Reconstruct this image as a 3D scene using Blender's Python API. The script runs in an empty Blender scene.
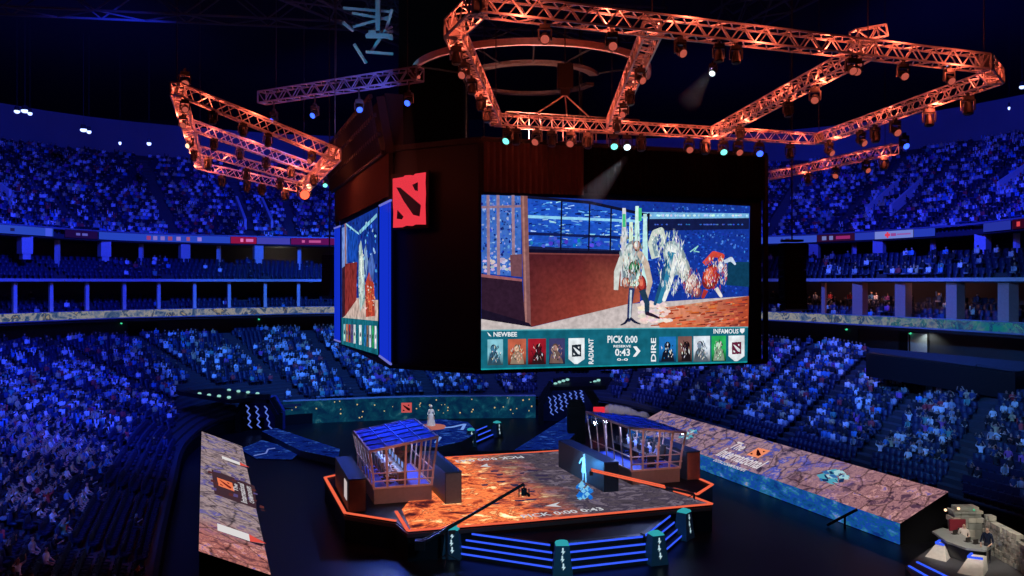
import bpy, bmesh, math, random
import numpy as np
from mathutils import Vector, Matrix
random.seed(7); R = random.random; PI = math.pi
C = bpy.context.scene.collection
F = 840.0; HY = 282.0; HC = 14.0           # focal length in pixels, horizon row, eye height

def P(px, py, Y): return Vector(((px-512)/F*Y, Y, HC-(py-HY)*Y/F))
def G(px, py, z): return P(px, py, F*(HC-z)/(py-HY))
def V2(a, z): return Vector((a[0], a[1], z))
UU = Vector((.955, .297, 0)); VV = Vector((-.316, .949, 0)); UZ = Vector((0, 0, 1))   # stage axes

# ---------------------------------------------------------------- helpers
class MB:
    def __init__(s): s.v = []; s.f = []; s.m = []; s.c = []; s.M = None
    def add(s, vs, fs, mi=0, col=None):
        b = len(s.v)
        for p in vs:
            p = Vector(p)
            if s.M is not None: p = s.M @ p
            s.v.append(p); s.c.append(col or (1, 1, 1))
        for f in fs: s.f.append([b+i for i in f]); s.m.append(mi)
        return s
    def box(s, c, d, mi=0, rz=0, col=None, taper=1.0):
        x, y, z = d[0]/2, d[1]/2, d[2]/2; c = Vector(c); r = Matrix.Rotation(rz, 3, 'Z')
        vs = []
        for zz, t in ((-z, 1.0), (z, taper)):
            for a, b in ((-x, -y), (x, -y), (x, y), (-x, y)): vs.append(c + r @ Vector((a*t, b*t, zz)))
        return s.add(vs, [(3,2,1,0),(4,5,6,7),(0,1,5,4),(1,2,6,5),(2,3,7,6),(3,0,4,7)], mi, col)
    def fbox(s, o, a, b, c, mi=0, col=None):      # box from a corner and three edge vectors
        o = Vector(o); a = Vector(a); b = Vector(b); c = Vector(c)
        vs = [o, o+a, o+a+b, o+b, o+c, o+a+c, o+a+b+c, o+b+c]
        return s.add(vs, [(3,2,1,0),(4,5,6,7),(0,1,5,4),(1,2,6,5),(2,3,7,6),(3,0,4,7)], mi, col)
    def bar(s, p, q, w, h=None, mi=0, up=None):
        p = Vector(p); q = Vector(q); h = h or w; d = (q-p).normalized()
        up = Vector(up) if up else (UZ if abs(d.z) < .95 else Vector((0, 1, 0)))
        a = d.cross(up).normalized(); b = a.cross(d).normalized()
        vs = [e + a*(i*w/2) + b*(j*h/2) for e in (p, q) for i, j in ((-1,-1),(1,-1),(1,1),(-1,1))]
        return s.add(vs, [(3,2,1,0),(4,5,6,7),(0,1,5,4),(1,2,6,5),(2,3,7,6),(3,0,4,7)], mi)
    def tube(s, p, q, r, r2=None, n=8, mi=0):
        p = Vector(p); q = Vector(q); r2 = r if r2 is None else r2; d = (q-p).normalized()
        up = UZ if abs(d.z) < .95 else Vector((0, 1, 0))
        a = d.cross(up).normalized(); b = a.cross(d).normalized(); vs = []
        for e, rr in ((p, r), (q, r2)):
            for i in range(n): t = 2*PI*i/n; vs.append(e + a*(rr*math.cos(t)) + b*(rr*math.sin(t)))
        fs = [tuple(range(n-1, -1, -1)), tuple(range(n, 2*n))]
        fs += [(i, (i+1) % n, n+(i+1) % n, n+i) for i in range(n)]
        return s.add(vs, fs, mi)
    def ball(s, c, r, mi=0, n=10, m=6, col=None):
        c = Vector(c); r = Vector(r) if hasattr(r, '__len__') else Vector((r, r, r)); vs = []
        for j in range(1, m):
            for i in range(n):
                a = PI*j/m; t = 2*PI*i/n
                vs.append(c + Vector((r.x*math.sin(a)*math.cos(t), r.y*math.sin(a)*math.sin(t), r.z*math.cos(a))))
        vs += [c+Vector((0, 0, r.z)), c-Vector((0, 0, r.z))]; T = len(vs)-2
        fs = [(j*n+i, (j+1)*n+i, (j+1)*n+(i+1) % n, j*n+(i+1) % n) for j in range(m-2) for i in range(n)]
        fs += [(T, i, (i+1) % n) for i in range(n)] + [(T+1, (m-2)*n+(i+1) % n, (m-2)*n+i) for i in range(n)]
        return s.add(vs, fs, mi, col)
    def prism(s, pts, z0, z1, mi=0, z1s=None):
        n = len(pts)
        vs = [Vector((p[0], p[1], z0)) for p in pts] + [Vector((p[0], p[1], z1s[i] if z1s else z1)) for i, p in enumerate(pts)]
        return s.add(vs, [tuple(range(n-1, -1, -1)), tuple(range(n, 2*n))] + [(i, (i+1) % n, n+(i+1) % n, n+i) for i in range(n)], mi)
    def slab(s, pts, th, mi=0, col=None):          # planar polygon in space given a thickness backwards along its normal
        pts = [Vector(p) for p in pts]; n = len(pts)
        nr = Vector((0, 0, 0))
        for i in range(n): nr += (pts[i]-pts[0]).cross(pts[(i+1) % n]-pts[0])
        nr.normalize(); vs = pts + [p - nr*th for p in pts]
        return s.add(vs, [tuple(range(n)), tuple(range(2*n-1, n-1, -1))] + [(i, n+i, n+(i+1) % n, (i+1) % n) for i in range(n)], mi, col)
    def build(s, name, mats, parent=None, origin=None, smooth=False, color=False):
        me = bpy.data.meshes.new(name)
        o = Vector((0, 0, 0))
        if parent is not None: o = Vector(WORLD.get(parent.name, (0, 0, 0)))
        elif origin is not None: o = Vector(origin)
        me.from_pydata([tuple(p-o) for p in s.v], [], s.f)
        for m in (mats if isinstance(mats, (list, tuple)) else [mats]): me.materials.append(m)
        me.polygons.foreach_set('material_index', s.m)
        if smooth: me.polygons.foreach_set('use_smooth', [True]*len(s.f))
        if color:
            at = me.color_attributes.new('Col', 'FLOAT_COLOR', 'POINT')
            at.data.foreach_set('color', np.array([list(c)+[1] for c in s.c], dtype=np.float32).ravel())
        bm = bmesh.new(); bm.from_mesh(me); bmesh.ops.recalc_face_normals(bm, faces=bm.faces); bm.to_mesh(me); bm.free()
        ob = bpy.data.objects.new(name, me); C.objects.link(ob)
        if parent is not None: ob.parent = parent; WORLD[ob.name] = tuple(o)
        else: ob.location = o; WORLD[ob.name] = tuple(o)
        return ob
WORLD = {}
def paint(ob, mb, mats):
    """lay further picture pieces into the mesh of an existing part"""
    me = ob.data; o = Vector(WORLD[ob.name]); bm = bmesh.new(); bm.from_mesh(me); k = len(me.materials)
    for m in (mats if isinstance(mats, (list, tuple)) else [mats]): me.materials.append(m)
    vs = [bm.verts.new(p-o) for p in mb.v]
    for f, mi in zip(mb.f, mb.m):
        q = bm.faces.new([vs[i] for i in f]); q.material_index = k+mi
    bm.to_mesh(me); bm.free(); mb.v, mb.f, mb.m, mb.c = [], [], [], []
def cables(parent, pts, r=.018, z=42):
    for p in pts:
        m = MB(); m.tube(p, Vector((p[0], p[1], z)), r, n=5); m.build('hanging_cable', M['dark'], parent)

def tag(o, label=None, cat=None, group=None, kind=None):
    if label: o['label'] = label
    if cat: o['category'] = cat
    if group: o['group'] = group
    if kind: o['kind'] = kind
    return o
def thing(name, loc, label, cat, group=None):
    o = bpy.data.objects.new(name, None); C.objects.link(o); o.location = loc; o.empty_display_size = .2
    WORLD[o.name] = tuple(loc)
    return tag(o, label, cat, group)
def struct(name, mb, m, label=None, cat=None):
    o = mb.build(name, m); return tag(o, label, cat, kind='structure')
def dup(root, loc, rot=(0, 0, 0), label=None, group=None):
    r = root.copy(); C.objects.link(r); r.location = loc; r.rotation_euler = rot
    if label: r['label'] = label
    if group: r['group'] = group
    for ch in list(root.children):
        c = ch.copy(); C.objects.link(c); c.parent = r
        for g in list(ch.children):
            d = g.copy(); C.objects.link(d); d.parent = c
    return r

def lin(c): return tuple(((x/255)/12.92 if x/255 <= .04045 else ((x/255+.055)/1.055)**2.4) for x in c)

# ---------------------------------------------------------------- materials
def newmat(name):
    m = bpy.data.materials.new(name); m.use_nodes = True; nt = m.node_tree; nt.nodes.clear()
    out = nt.nodes.new('ShaderNodeOutputMaterial'); return m, nt, out
def mat(name, col, rough=.6, metal=0.0, noise=6.0, var=.18, spec=.4):
    m, nt, out = newmat(name); N = nt.nodes; L = nt.links
    b = N.new('ShaderNodeBsdfPrincipled'); b.inputs['Roughness'].default_value = rough; b.inputs['Metallic'].default_value = metal
    b.inputs['Specular IOR Level'].default_value = spec
    tc = N.new('ShaderNodeTexCoord'); nz = N.new('ShaderNodeTexNoise'); nz.inputs['Scale'].default_value = noise
    mp = N.new('ShaderNodeMapRange'); mp.inputs[3].default_value = 1-var; mp.inputs[4].default_value = 1+var
    mx = N.new('ShaderNodeMix'); mx.data_type = 'RGBA'; mx.blend_type = 'MULTIPLY'; mx.inputs[0].default_value = 1
    mx.inputs[6].default_value = (*col, 1)
    L.new(tc.outputs['Object'], nz.inputs['Vector']); L.new(nz.outputs[0], mp.inputs[0]); L.new(mp.outputs[0], mx.inputs[7])
    L.new(mx.outputs[2], b.inputs['Base Color']); L.new(b.outputs[0], out.inputs[0]); return m
def emit(name, col, s=1.0):
    m, nt, out = newmat(name); e = nt.nodes.new('ShaderNodeEmission'); e.inputs[0].default_value = (*col, 1); e.inputs[1].default_value = s
    nt.links.new(e.outputs[0], out.inputs[0]); return m
def attr_mat(name, rough=.8):
    m, nt, out = newmat(name); b = nt.nodes.new('ShaderNodeBsdfPrincipled'); b.inputs['Roughness'].default_value = rough
    b.inputs['Specular IOR Level'].default_value = .2
    a = nt.nodes.new('ShaderNodeAttribute'); a.attribute_name = 'Col'
    nt.links.new(a.outputs[0], b.inputs['Base Color']); nt.links.new(b.outputs[0], out.inputs[0]); return m
def objcol_mat(name, rough=.8):
    m, nt, out = newmat(name); b = nt.nodes.new('ShaderNodeBsdfPrincipled'); b.inputs['Roughness'].default_value = rough
    b.inputs['Specular IOR Level'].default_value = .2
    a = nt.nodes.new('ShaderNodeObjectInfo'); nt.links.new(a.outputs['Color'], b.inputs['Base Color']); nt.links.new(b.outputs[0], out.inputs[0]); return m
def attr_emit(name, s=1.0, grain=.35, scale=14):
    m, nt, out = newmat(name); N = nt.nodes; L = nt.links
    a = N.new('ShaderNodeAttribute'); a.attribute_name = 'Col'; tc = N.new('ShaderNodeTexCoord')
    nz = N.new('ShaderNodeTexNoise'); nz.inputs['Scale'].default_value = scale; nz.inputs['Detail'].default_value = 4
    mp = N.new('ShaderNodeMapRange'); mp.inputs[1].default_value = .3; mp.inputs[2].default_value = .7
    mp.inputs[3].default_value = 1-grain; mp.inputs[4].default_value = 1+grain
    mx = N.new('ShaderNodeMix'); mx.data_type = 'RGBA'; mx.blend_type = 'MULTIPLY'; mx.inputs[0].default_value = 1
    e = N.new('ShaderNodeEmission'); e.inputs[1].default_value = s
    L.new(tc.outputs['Object'], nz.inputs['Vector']); L.new(nz.outputs[0], mp.inputs[0]); L.new(a.outputs[0], mx.inputs[6]); L.new(mp.outputs[0], mx.inputs[7])
    L.new(mx.outputs[2], e.inputs[0]); L.new(e.outputs[0], out.inputs[0]); return m
def led(name, stops, scale=1.0, s=1.0, dist=.6, crack=0, stretch=(1, 1, 1), rot=0, stops2=None, split=None, detail=6):
    """a lit LED picture: colour-ramped noise, optional dark cell cracks, optional second picture along an axis"""
    m, nt, out = newmat(name); N = nt.nodes; L = nt.links
    tc = N.new('ShaderNodeTexCoord'); mp = N.new('ShaderNodeMapping'); mp.inputs['Scale'].default_value = stretch; mp.inputs['Rotation'].default_value = (0, 0, rot)
    L.new(tc.outputs['Object'], mp.inputs[0])
    def ramp(st, sc, seed):
        nz = N.new('ShaderNodeTexNoise'); nz.noise_dimensions = '4D'; nz.inputs['W'].default_value = seed
        nz.inputs['Scale'].default_value = sc; nz.inputs['Detail'].default_value = detail; nz.inputs['Roughness'].default_value = .65; nz.inputs['Distortion'].default_value = dist
        L.new(mp.outputs[0], nz.inputs['Vector'])
        r = N.new('ShaderNodeValToRGB'); r.color_ramp.elements.remove(r.color_ramp.elements[0])
        for i, (p, c) in enumerate(st):
            e = r.color_ramp.elements[0] if i == 0 else r.color_ramp.elements.new(p)
            e.position = p; e.color = (*lin(c), 1)
        L.new(nz.outputs[0], r.inputs[0]); return r.outputs[0]
    col = ramp(stops, scale, 1.3)
    if stops2:
        c2 = ramp(stops2, scale*1.3, 5.1); sp = N.new('ShaderNodeSeparateXYZ'); L.new(tc.outputs['Object'], sp.inputs[0])
        d = N.new('ShaderNodeVectorMath'); d.operation = 'DOT_PRODUCT'; L.new(tc.outputs['Object'], d.inputs[0]); d.inputs[1].default_value = split[0]
        nz = N.new('ShaderNodeTexNoise'); nz.inputs['Scale'].default_value = .35; nz.inputs['Detail'].default_value = 4; L.new(tc.outputs['Object'], nz.inputs['Vector'])
        ma = N.new('ShaderNodeMath'); ma.operation = 'MULTIPLY_ADD'; ma.inputs[1].default_value = split[3]; L.new(nz.outputs[0], ma.inputs[0]); L.new(d.outputs['Value'], ma.inputs[2])
        mr = N.new('ShaderNodeMapRange'); mr.inputs[1].default_value = split[1]; mr.inputs[2].default_value = split[2]; L.new(ma.outputs[0], mr.inputs[0])
        mx = N.new('ShaderNodeMix'); mx.data_type = 'RGBA'; L.new(mr.outputs[0], mx.inputs[0]); L.new(col, mx.inputs[6]); L.new(c2, mx.inputs[7]); col = mx.outputs[2]
    if crack:
        vo = N.new('ShaderNodeTexVoronoi'); vo.feature = 'DISTANCE_TO_EDGE'; vo.inputs['Scale'].default_value = crack
        nz2 = N.new('ShaderNodeTexNoise'); nz2.inputs['Scale'].default_value = 1.2; nz2.inputs['Detail'].default_value = 5
        L.new(tc.outputs['Object'], nz2.inputs['Vector'])
        va = N.new('ShaderNodeMix'); va.data_type = 'VECTOR'; va.inputs[0].default_value = .3
        L.new(tc.outputs['Object'], va.inputs[4]); L.new(nz2.outputs['Color'], va.inputs[5]); L.new(va.outputs[1], vo.inputs['Vector'])
        mr = N.new('ShaderNodeMapRange'); mr.inputs[1].default_value = .0; mr.inputs[2].default_value = .05; mr.inputs[3].default_value = .25
        L.new(vo.outputs['Distance'], mr.inputs[0])
        mx = N.new('ShaderNodeMix'); mx.data_type = 'RGBA'; mx.blend_type = 'MULTIPLY'; mx.inputs[0].default_value = 1
        L.new(col, mx.inputs[6]); L.new(mr.outputs[0], mx.inputs[7]); col = mx.outputs[2]
    e = N.new('ShaderNodeEmission'); e.inputs[1].default_value = s; L.new(col, e.inputs[0]); L.new(e.outputs[0], out.inputs[0]); return m
def glass(name, tint=(.8, .9, 1), k=.12):
    m, nt, out = newmat(name); N = nt.nodes; L = nt.links
    t = N.new('ShaderNodeBsdfTransparent'); t.inputs[0].default_value = (*tint, 1); g = N.new('ShaderNodeBsdfGlossy'); g.inputs['Roughness'].default_value = .05
    mx = N.new('ShaderNodeMixShader'); mx.inputs[0].default_value = k; L.new(t.outputs[0], mx.inputs[1]); L.new(g.outputs[0], mx.inputs[2]); L.new(mx.outputs[0], out.inputs[0]); return m

M = dict(
 black=mat('matte_black', (.005, .005, .007), .55, spec=.25), floor=mat('dark_stage_floor', (.005, .0055, .009), .4, noise=.8, var=.4),
 conc=mat('terrace_concrete', (.04, .04, .055), .85, noise=1.5), wall=mat('dark_wall', (.07, .06, .07), .8, noise=.6),
 roof=mat('roof_deck', (.015, .015, .022), .9), seat=mat('blue_seat_plastic', (.010, .016, .058), .5),
 pale=mat('pale_fascia', (.55, .55, .6), .6), rail=mat('rail_steel', (.5, .5, .55), .4, .2),
 alu=mat('truss_aluminium', (.72, .70, .70), .42, .35), steel=mat('roof_steel', (.22, .24, .32), .5, .2),
 dark=mat('fixture_black', (.035, .03, .03), .4, .1), lens=emit('dim_lens_amber', lin((205, 95, 80)), .75),
 drape=mat('brown_drape', (.075, .036, .032), .9, noise=3), glass=glass('booth_glass', (.95, .97, 1), .05),
 copper=mat('copper_frame', (.50, .27, .20), .45, .1), plinth=mat('stage_plinth', (.035, .045, .06), .45),
 skin=mat('skin', (.50, .32, .24), .6, var=.05), hair=mat('hair', (.03, .02, .018), .6), trouser=mat('dark_trousers', (.03, .03, .045), .8),
 shirt=objcol_mat('shirt_cloth'), crowd=attr_mat('crowd_clothes'),
 stone=None, desk=mat('grey_desk_top', (.28, .30, .30), .35), ivory=mat('ivory_panel', (.62, .58, .54), .5), maroon=mat('maroon_panel', (.20, .015, .03), .6),
 orange=emit('orange_edge_light', lin((240, 100, 70)), 1.0), bluestrip=emit('blue_led_strip', lin((50, 85, 240)), 1.25),
 white=emit('white_caption', (.85, .87, .9), 1.0), teal=emit('teal_cap_light', lin((50, 165, 175)), .9), glyph=emit('pale_glyph', lin((190, 225, 235)), .9),
 red=emit('red_emblem', lin((235, 55, 70)), 1.0), slash=emit('emblem_dark', lin((38, 8, 14)), 1.0),
 blueglyph=emit('blue_glyph', lin((95, 125, 235)), .85), bulb=emit('cool_white_bulb', (.75, .95, 1), 2.2), warmbulb=emit('warm_bulb', (1, .62, .35), 2.0),
 bluelamp=emit('blue_beam_lens', lin((50, 85, 255)), 3.0), greenlamp=emit('cyan_lens', lin((110, 225, 210)), 2.0), hot=emit('hot_orange_lens', (1, .095, .045), 2.4),
 bluewhite=emit('downlight_lens', lin((170, 190, 255)), 2.5), exitg=emit('exit_green', lin((70, 220, 160)), 1.0),
 sideblue=emit('side_panel_blue', lin((18, 48, 205)), .95),
)

# ---------------------------------------------------------------- text and emblem shapes
_tc = {}
def text_geo(st):
    if st in _tc: return _tc[st]
    cu = bpy.data.curves.new('t', 'FONT'); cu.body = st; cu.resolution_u = 2; cu.offset = .022; ob = bpy.data.objects.new('t', cu); C.objects.link(ob)
    bpy.context.view_layer.update()
    dg = bpy.context.evaluated_depsgraph_get(); me = ob.evaluated_get(dg).to_mesh()
    vs = [v.co.copy() for v in me.vertices]; fs = [tuple(p.vertices) for p in me.polygons]
    ob.evaluated_get(dg).to_mesh_clear(); bpy.data.objects.remove(ob); bpy.data.curves.remove(cu)
    x0 = min(v.x for v in vs); x1 = max(v.x for v in vs); y0 = min(v.y for v in vs); y1 = max(v.y for v in vs)
    r = ([((v.x-x0)/(x1-x0), (v.y-y0)/(y1-y0)) for v in vs], fs); _tc[st] = r; return r
def put_text(mb, st, o, ex, ey, mi=0, col=None):       # o lower left corner, ex and ey the full width and height vectors
    vs, fs = text_geo(st); mb.add([Vector(o)+Vector(ex)*a+Vector(ey)*b for a, b in vs], fs, mi, col)
EM_OUT = [(0,.05),(.2,.045),(.33,.04),(.36,.015),(.55,.02),(.62,.035),(.68,.005),(1,0),(.985,.2),(1,.4),(.985,.62),(1,.98),(.7,.965),(.6,.99),(.42,.975),(.3,1),(.01,.995),(.02,.7),(0,.5)]
EM_IN = [[(.12,.23),(.24,.24),(.86,.61),(.82,.82),(.63,.78),(.34,.5)], [(.6,.21),(.77,.17),(.77,.34),(.68,.32)], [(.15,.66),(.34,.80),(.29,.85),(.13,.83)]]
def emblem(mb, o, ex, ey, nrm, ia=0, ib=1, ca=None, cb=None, th=.02, rough=True):   # o top left, ey downwards
    o = Vector(o); ex = Vector(ex); ey = Vector(ey); nrm = Vector(nrm)
    f = lambda pts, k: [o+ex*a+ey*b+nrm*k for a, b in pts]
    outl = EM_OUT if rough else [(0,0),(1,0),(1,1),(0,1)]
    mb.add(f(outl, th), [tuple(range(len(outl)))], ia, ca)
    for q in EM_IN: mb.add(f(q, th*2), [tuple(range(len(q)))], ib, cb)

# ---------------------------------------------------------------- plan curves of the bowl
def crv(pts):
    pts = [Vector((p[0], p[1], p[2] if len(p) > 2 else 0)) for p in pts]; n = len(pts)
    def f(t):
        t = min(max(t, 0), n-1-1e-6); i = int(t); u = t-i
        p0 = pts[max(i-1, 0)]; p1 = pts[i]; p2 = pts[i+1]; p3 = pts[min(i+2, n-1)]
        return .5*((2*p1)+(p2-p0)*u+(2*p0-5*p1+4*p2-p3)*u*u+(3*p1-p0-3*p2+p3)*u*u*u)
    f.n = n-1
    return f
def off(f, d):
    def g(t):
        a = f(t-.03); b = f(t+.03); e = (b-a); e.z = 0; e.normalize(); return f(t)+Vector((-e.y, e.x, 0))*d
    g.n = f.n; return g
def px_of(p): return 512+F*p.x/p.y
def t_at(f, px, lo=0, hi=None):
    hi = f.n if hi is None else hi; best = min((abs(px_of(f(lo+(hi-lo)*i/2000))-px), lo+(hi-lo)*i/2000) for i in range(2001)); return best[1]
Rc = crv([(-54,50),(-51,66),(-47,77),(-40.2,88),(-29.3,96),(-21.8,100.8),(0,104),(14,97),(25.2,83),(32.2,70.5),(36.6,60),(39,48)])
Uc = crv([(-55,48),(-51.5,66),(-47.9,78.5),(-42.5,93),(-30.5,101),(-22,104),(0,108),(16,106),(30.5,100.5),(38,92),(42.5,82),(43.5,73),(43,58)])
LI = crv([(-10,22,1),(-15.5,36,1),(-21.5,53,1),(-26.5,69,1.2),(-25.5,79,1.8),(-14,86,2.2),(1.8,88.5,2.2),(10,85,2.2),(15.8,76,1.8),(21.5,63,1.2),(27.5,48.5,1),(31,38,1)])
LO = crv([(-38,18,8.2),(-43,36,8.2),(-48,54,8.2),(-48.5,76,8.2),(-41,88.5,8.2),(-23,101.8,8.2),(0,105,8.2),(14.5,98,8.2),(26,84,8.2),(33.2,71,8.2),(37.6,60,8.2),(42,46,8.2)])

def curved_box(mb, f, t0, t1, n, z0, z1, d0, d1, mi=0):
    A = off(f, d0); B = off(f, d1); vs = []
    for i in range(n+1):
        t = t0+(t1-t0)*i/n; a = A(t); b = B(t)
        vs += [V2(a, z0), V2(b, z0), V2(b, z1), V2(a, z1)]
    fs = []
    for i in range(n):
        k = 4*i
        for j in range(4): fs.append((k+j, k+(j+1) % 4, k+4+(j+1) % 4, k+4+j))
    fs += [(0,1,2,3), (4*n+3,4*n+2,4*n+1,4*n)]
    return mb.add(vs, fs, mi)

class Tier:
    def __init__(s, fi, fo, pitch, aisles, half=.6, seat=.56):
        s.fi, s.fo, s.p, s.aisles, s.half, s.seat = fi, fo, pitch, aisles, half, seat
    def at(s, t, d):
        a = s.fi(t); b = s.fo(t); run = math.hypot(b.x-a.x, b.y-a.y); return a+(b-a)*(d/run), run
    def mesh(s, mb, N=90):
        cols = []
        for i in range(N+1):
            t = s.fi.n*i/N; a = s.fi(t); b = s.fo(t); run = math.hypot(b.x-a.x, b.y-a.y); cols.append((a, b, run, int(run/s.p)))
        for (a, b, ra, na), (c, d, rc, nc) in zip(cols, cols[1:]):
            for k in range(min(na, nc)):
                q = []
                for (x, y, r) in ((a, b, ra), (c, d, rc)):
                    e = (y-x)/r; z = x.z+e.z*k*s.p; q.append([V2(x+e*k*s.p, z-e.z*s.p), V2(x+e*k*s.p, z), V2(x+e*(k+1)*s.p, z)])
                mb.add(q[0]+q[1], [(0,3,4,1), (1,4,5,2)])
            mb.add([a-UZ*.5, b-UZ*.25, d-UZ*.25, c-UZ*.5], [(0,1,2,3)])
            if na != nc or True:
                k = min(na, nc)-.0
                e1 = (b-a)/ra; e2 = (d-c)/rc
                mb.add([a+e1*(k-1)*s.p, b+UZ*.0, d+UZ*.0, c+e2*(k-1)*s.p], [(0,1,2,3)])
    def spots(s):
        res = []; mx = 70; tn = [s.fi.n*i/700 for i in range(701)]
        info = [s.at(t, 0)[1] for t in tn]
        for k in range(mx):
            line = []
            for t, run in zip(tn, info):
                if (k+1)*s.p <= run+.01:
                    a = s.fi(t); b = s.fo(t); e = (b-a)/run; p = a+e*((k+.62)*s.p); p.z = a.z+e.z*k*s.p; line.append((p, math.atan2(e.y, e.x), t))
                else: line.append(None)
            acc = 0; prev = None
            for it in line:
                if it is None: prev = None; continue
                if prev is None: prev = it; acc = 0; continue
                L = (it[0]-prev[0]).length
                while acc+s.seat <= L:
                    acc += s.seat; u = acc/L
                    t = prev[2]+(it[2]-prev[2])*u; p = prev[0].lerp(it[0], u)
                    ok = True
                    for ta in s.aisles:
                        if abs(t-ta) < .35:
                            w = (s.at(ta, (k+.6)*s.p)[0]-p).length
                            if w < s.half: ok = False
                    if ok: res.append((p, it[1]-PI/2, t, k))
                acc -= L; prev = it
        return res

# ================================================================ THE SETTING
mb = MB(); mb.box((0, 60, -.15), (150, 150, .3)); struct('floor', mb, M['floor'])
mb = MB(); mb.box((0, 60, 42.2), (190, 170, .4)); struct('ceiling', mb, M['roof'])
low_al = [.5, 1.1, 1.75, 2.35, 2.95, 3.5, 4.05, 4.5, 4.9, 5.35, 5.75, 6.2, 6.7, 7.2, 7.8, 8.35, 8.85, 9.35, 9.8, 10.3]
LOW = Tier(LI, LO, .74, low_al, .8, .48)
mb = MB(); LOW.mesh(mb, 110); struct('lower_terrace', mb, M['conc'])
mb = MB(); curved_box(mb, LI, .4, LI.n-.2, 80, 0, 1.0, -.25, .0); struct('trim_1', mb, M['black'])
# wall behind the lower terrace, up to the LED ribbon
mb = MB(); curved_box(mb, LO, 0, LO.n, 90, 6.5, 10.3, 2.0, 2.4); struct('wall_concourse', mb, M['wall'])
mb = MB(); curved_box(mb, Rc, 0, Rc.n, 90, 9.95, 10.45, .05, 7.2); struct('box_tier_slab', mb, M['conc'])
# box tier seats stand on steps
def steps(f, z, rise, d0, d1, n):
    mb = MB()
    for k in range(n): curved_box(mb, f, 0, f.n, 90, z-.1, z+rise*k/(n-1), d0+(d1-d0)*k/n, d0+(d1-d0)*(k+1)/n)
    return mb
struct('box_tier_steps', steps(Rc, 10.5, 1.4, .9, 5.1, 4), M['conc'])
mb = MB(); curved_box(mb, Rc, 0, Rc.n, 90, 10.4, 14.1, 7.0, 7.3); struct('wall_boxes', mb, M['wall'])
mb = MB(); curved_box(mb, Rc, 0, Rc.n, 90, 13.95, 14.2, .25, 9.0); struct('club_tier_slab', mb, M['conc'])
mb = MB(); curved_box(mb, Rc, 0, Rc.n, 90, 14.05, 14.33, .0, .22); struct('trim_2', mb, M['rail'])
struct('club_tier_steps', steps(Rc, 14.3, 1.6, .9, 6.0, 5), M['conc'])
mb = MB(); curved_box(mb, Uc, 0, Uc.n, 90, 14.1, 18.5, 6.6, 6.9); struct('wall_club', mb, M['wall'])
mb = MB(); curved_box(mb, Uc, 0, Uc.n, 90, 18.35, 18.6, .3, 8.0); struct('upper_deck_slab', mb, M['conc'])
mb = MB(); curved_box(mb, Uc, 0, Uc.n, 90, 19.35, 19.55, -.05, .3); struct('trim_3', mb, M['steel'])
mb = MB(); curved_box(mb, Rc, 0, Rc.n, 90, 10.4, 10.75, .1, .5); struct('trim_4', mb, M['conc'])
Uo = off(Uc, 20)
class _F: pass
def lift(f, z):
    def g(t):
        p = f(t).copy(); p.z = z; return p
    g.n = f.n; return g
up_al = [.6, 1.4, 2.15, 2.75, 3.35, 3.95, 4.5, 5.1, 5.6, 6.2, 6.8, 7.4, 8.0, 8.6, 9.15, 9.7, 10.4, 11.2]
UP = Tier(lift(Uc, 18.9), lift(Uo, 31.0), .78, up_al, .7, .52)
mb = MB(); UP.mesh(mb, 100); struct('upper_terrace', mb, M['conc'])
mb = MB(); curved_box(mb, Uc, 0, Uc.n, 80, 28, 35.5, 20.2, 20.8); struct('wall_upper', mb, mat('upper_wall', (.13, .13, .16), .9, noise=.2))
# stair wells in the upper deck: black boxes stand for the shaded voids
def well(px, d, w, n, name):
    t = t_at(Uc, px); a = UP.at(t, d)[0]; e = (UP.at(t, d+1)[0]-a); e.z = 0; e.normalize(); s = Vector((e.y, -e.x, 0))
    m = MB(); zt = a.z+2.0
    ee = e*6+UZ*3.4; m.fbox(a-s*w/2, s*.3, ee, UZ*1.25, 1); m.fbox(a+s*w/2, s*.3, ee, UZ*1.25, 1)
    m.fbox(a-s*(w/2-.25)+e*.05, s*(w-.25), e*5.7, UZ*.12, 0)
    m.fbox(a-s*(w/2-.25)+e*3.0, s*(w-.25), e*2.6, UZ*2.6, 0)
    o = m.build(name, [M['black'], M['pale']], origin=a); o['kind'] = 'structure'
well(40, 5.5, 3.2, 1, 'stair_well'); well(262, 2.5, 3.2, 1, 'stair_well'); well(855, 4, 3.0, 1, 'stair_well'); well(955, 6.5, 3.4, 1, 'stair_well')

# columns of the box tier, each its own structural column
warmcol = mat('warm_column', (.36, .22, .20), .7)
for px in (-18, 20, 56, 91, 127, 161, 196, 231, 268, 300, 818, 854, 897, 948, 1000):
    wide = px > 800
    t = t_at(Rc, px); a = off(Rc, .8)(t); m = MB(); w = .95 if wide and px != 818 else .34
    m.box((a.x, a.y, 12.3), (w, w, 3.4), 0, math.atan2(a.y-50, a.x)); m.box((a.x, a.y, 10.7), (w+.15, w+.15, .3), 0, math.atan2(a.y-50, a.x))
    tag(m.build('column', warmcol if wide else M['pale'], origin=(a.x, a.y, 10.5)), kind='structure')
for px in (69, 146, 221, 300, 846, 922, 1000):
    t = t_at(Uc, px); a = off(Uc, 1.5)(t); m = MB(); m.box((a.x, a.y, 16.3), (.4, .4, 4.3)); m.box((a.x, a.y, 14.4), (.55, .55, .3))
    tag(m.build('column', M['pale'], origin=(a.x, a.y, 14.2)), kind='structure')
for px in (30, 108, 185, 259, 812, 876, 977):
    t = t_at(Uc, px); a = off(Uc, .6)(t); m = MB(); rz = math.atan2(a.y-50, a.x)+PI/2
    m.box((a.x, a.y, 17.6), (1.05, 1.0, 1.7), 0, rz); m.box((a.x, a.y, 16.5), (.75, .75, .6), 0, rz)
    tag(m.build('corbel', M['pale'], origin=(a.x, a.y, 16.2)), kind='structure')

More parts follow.
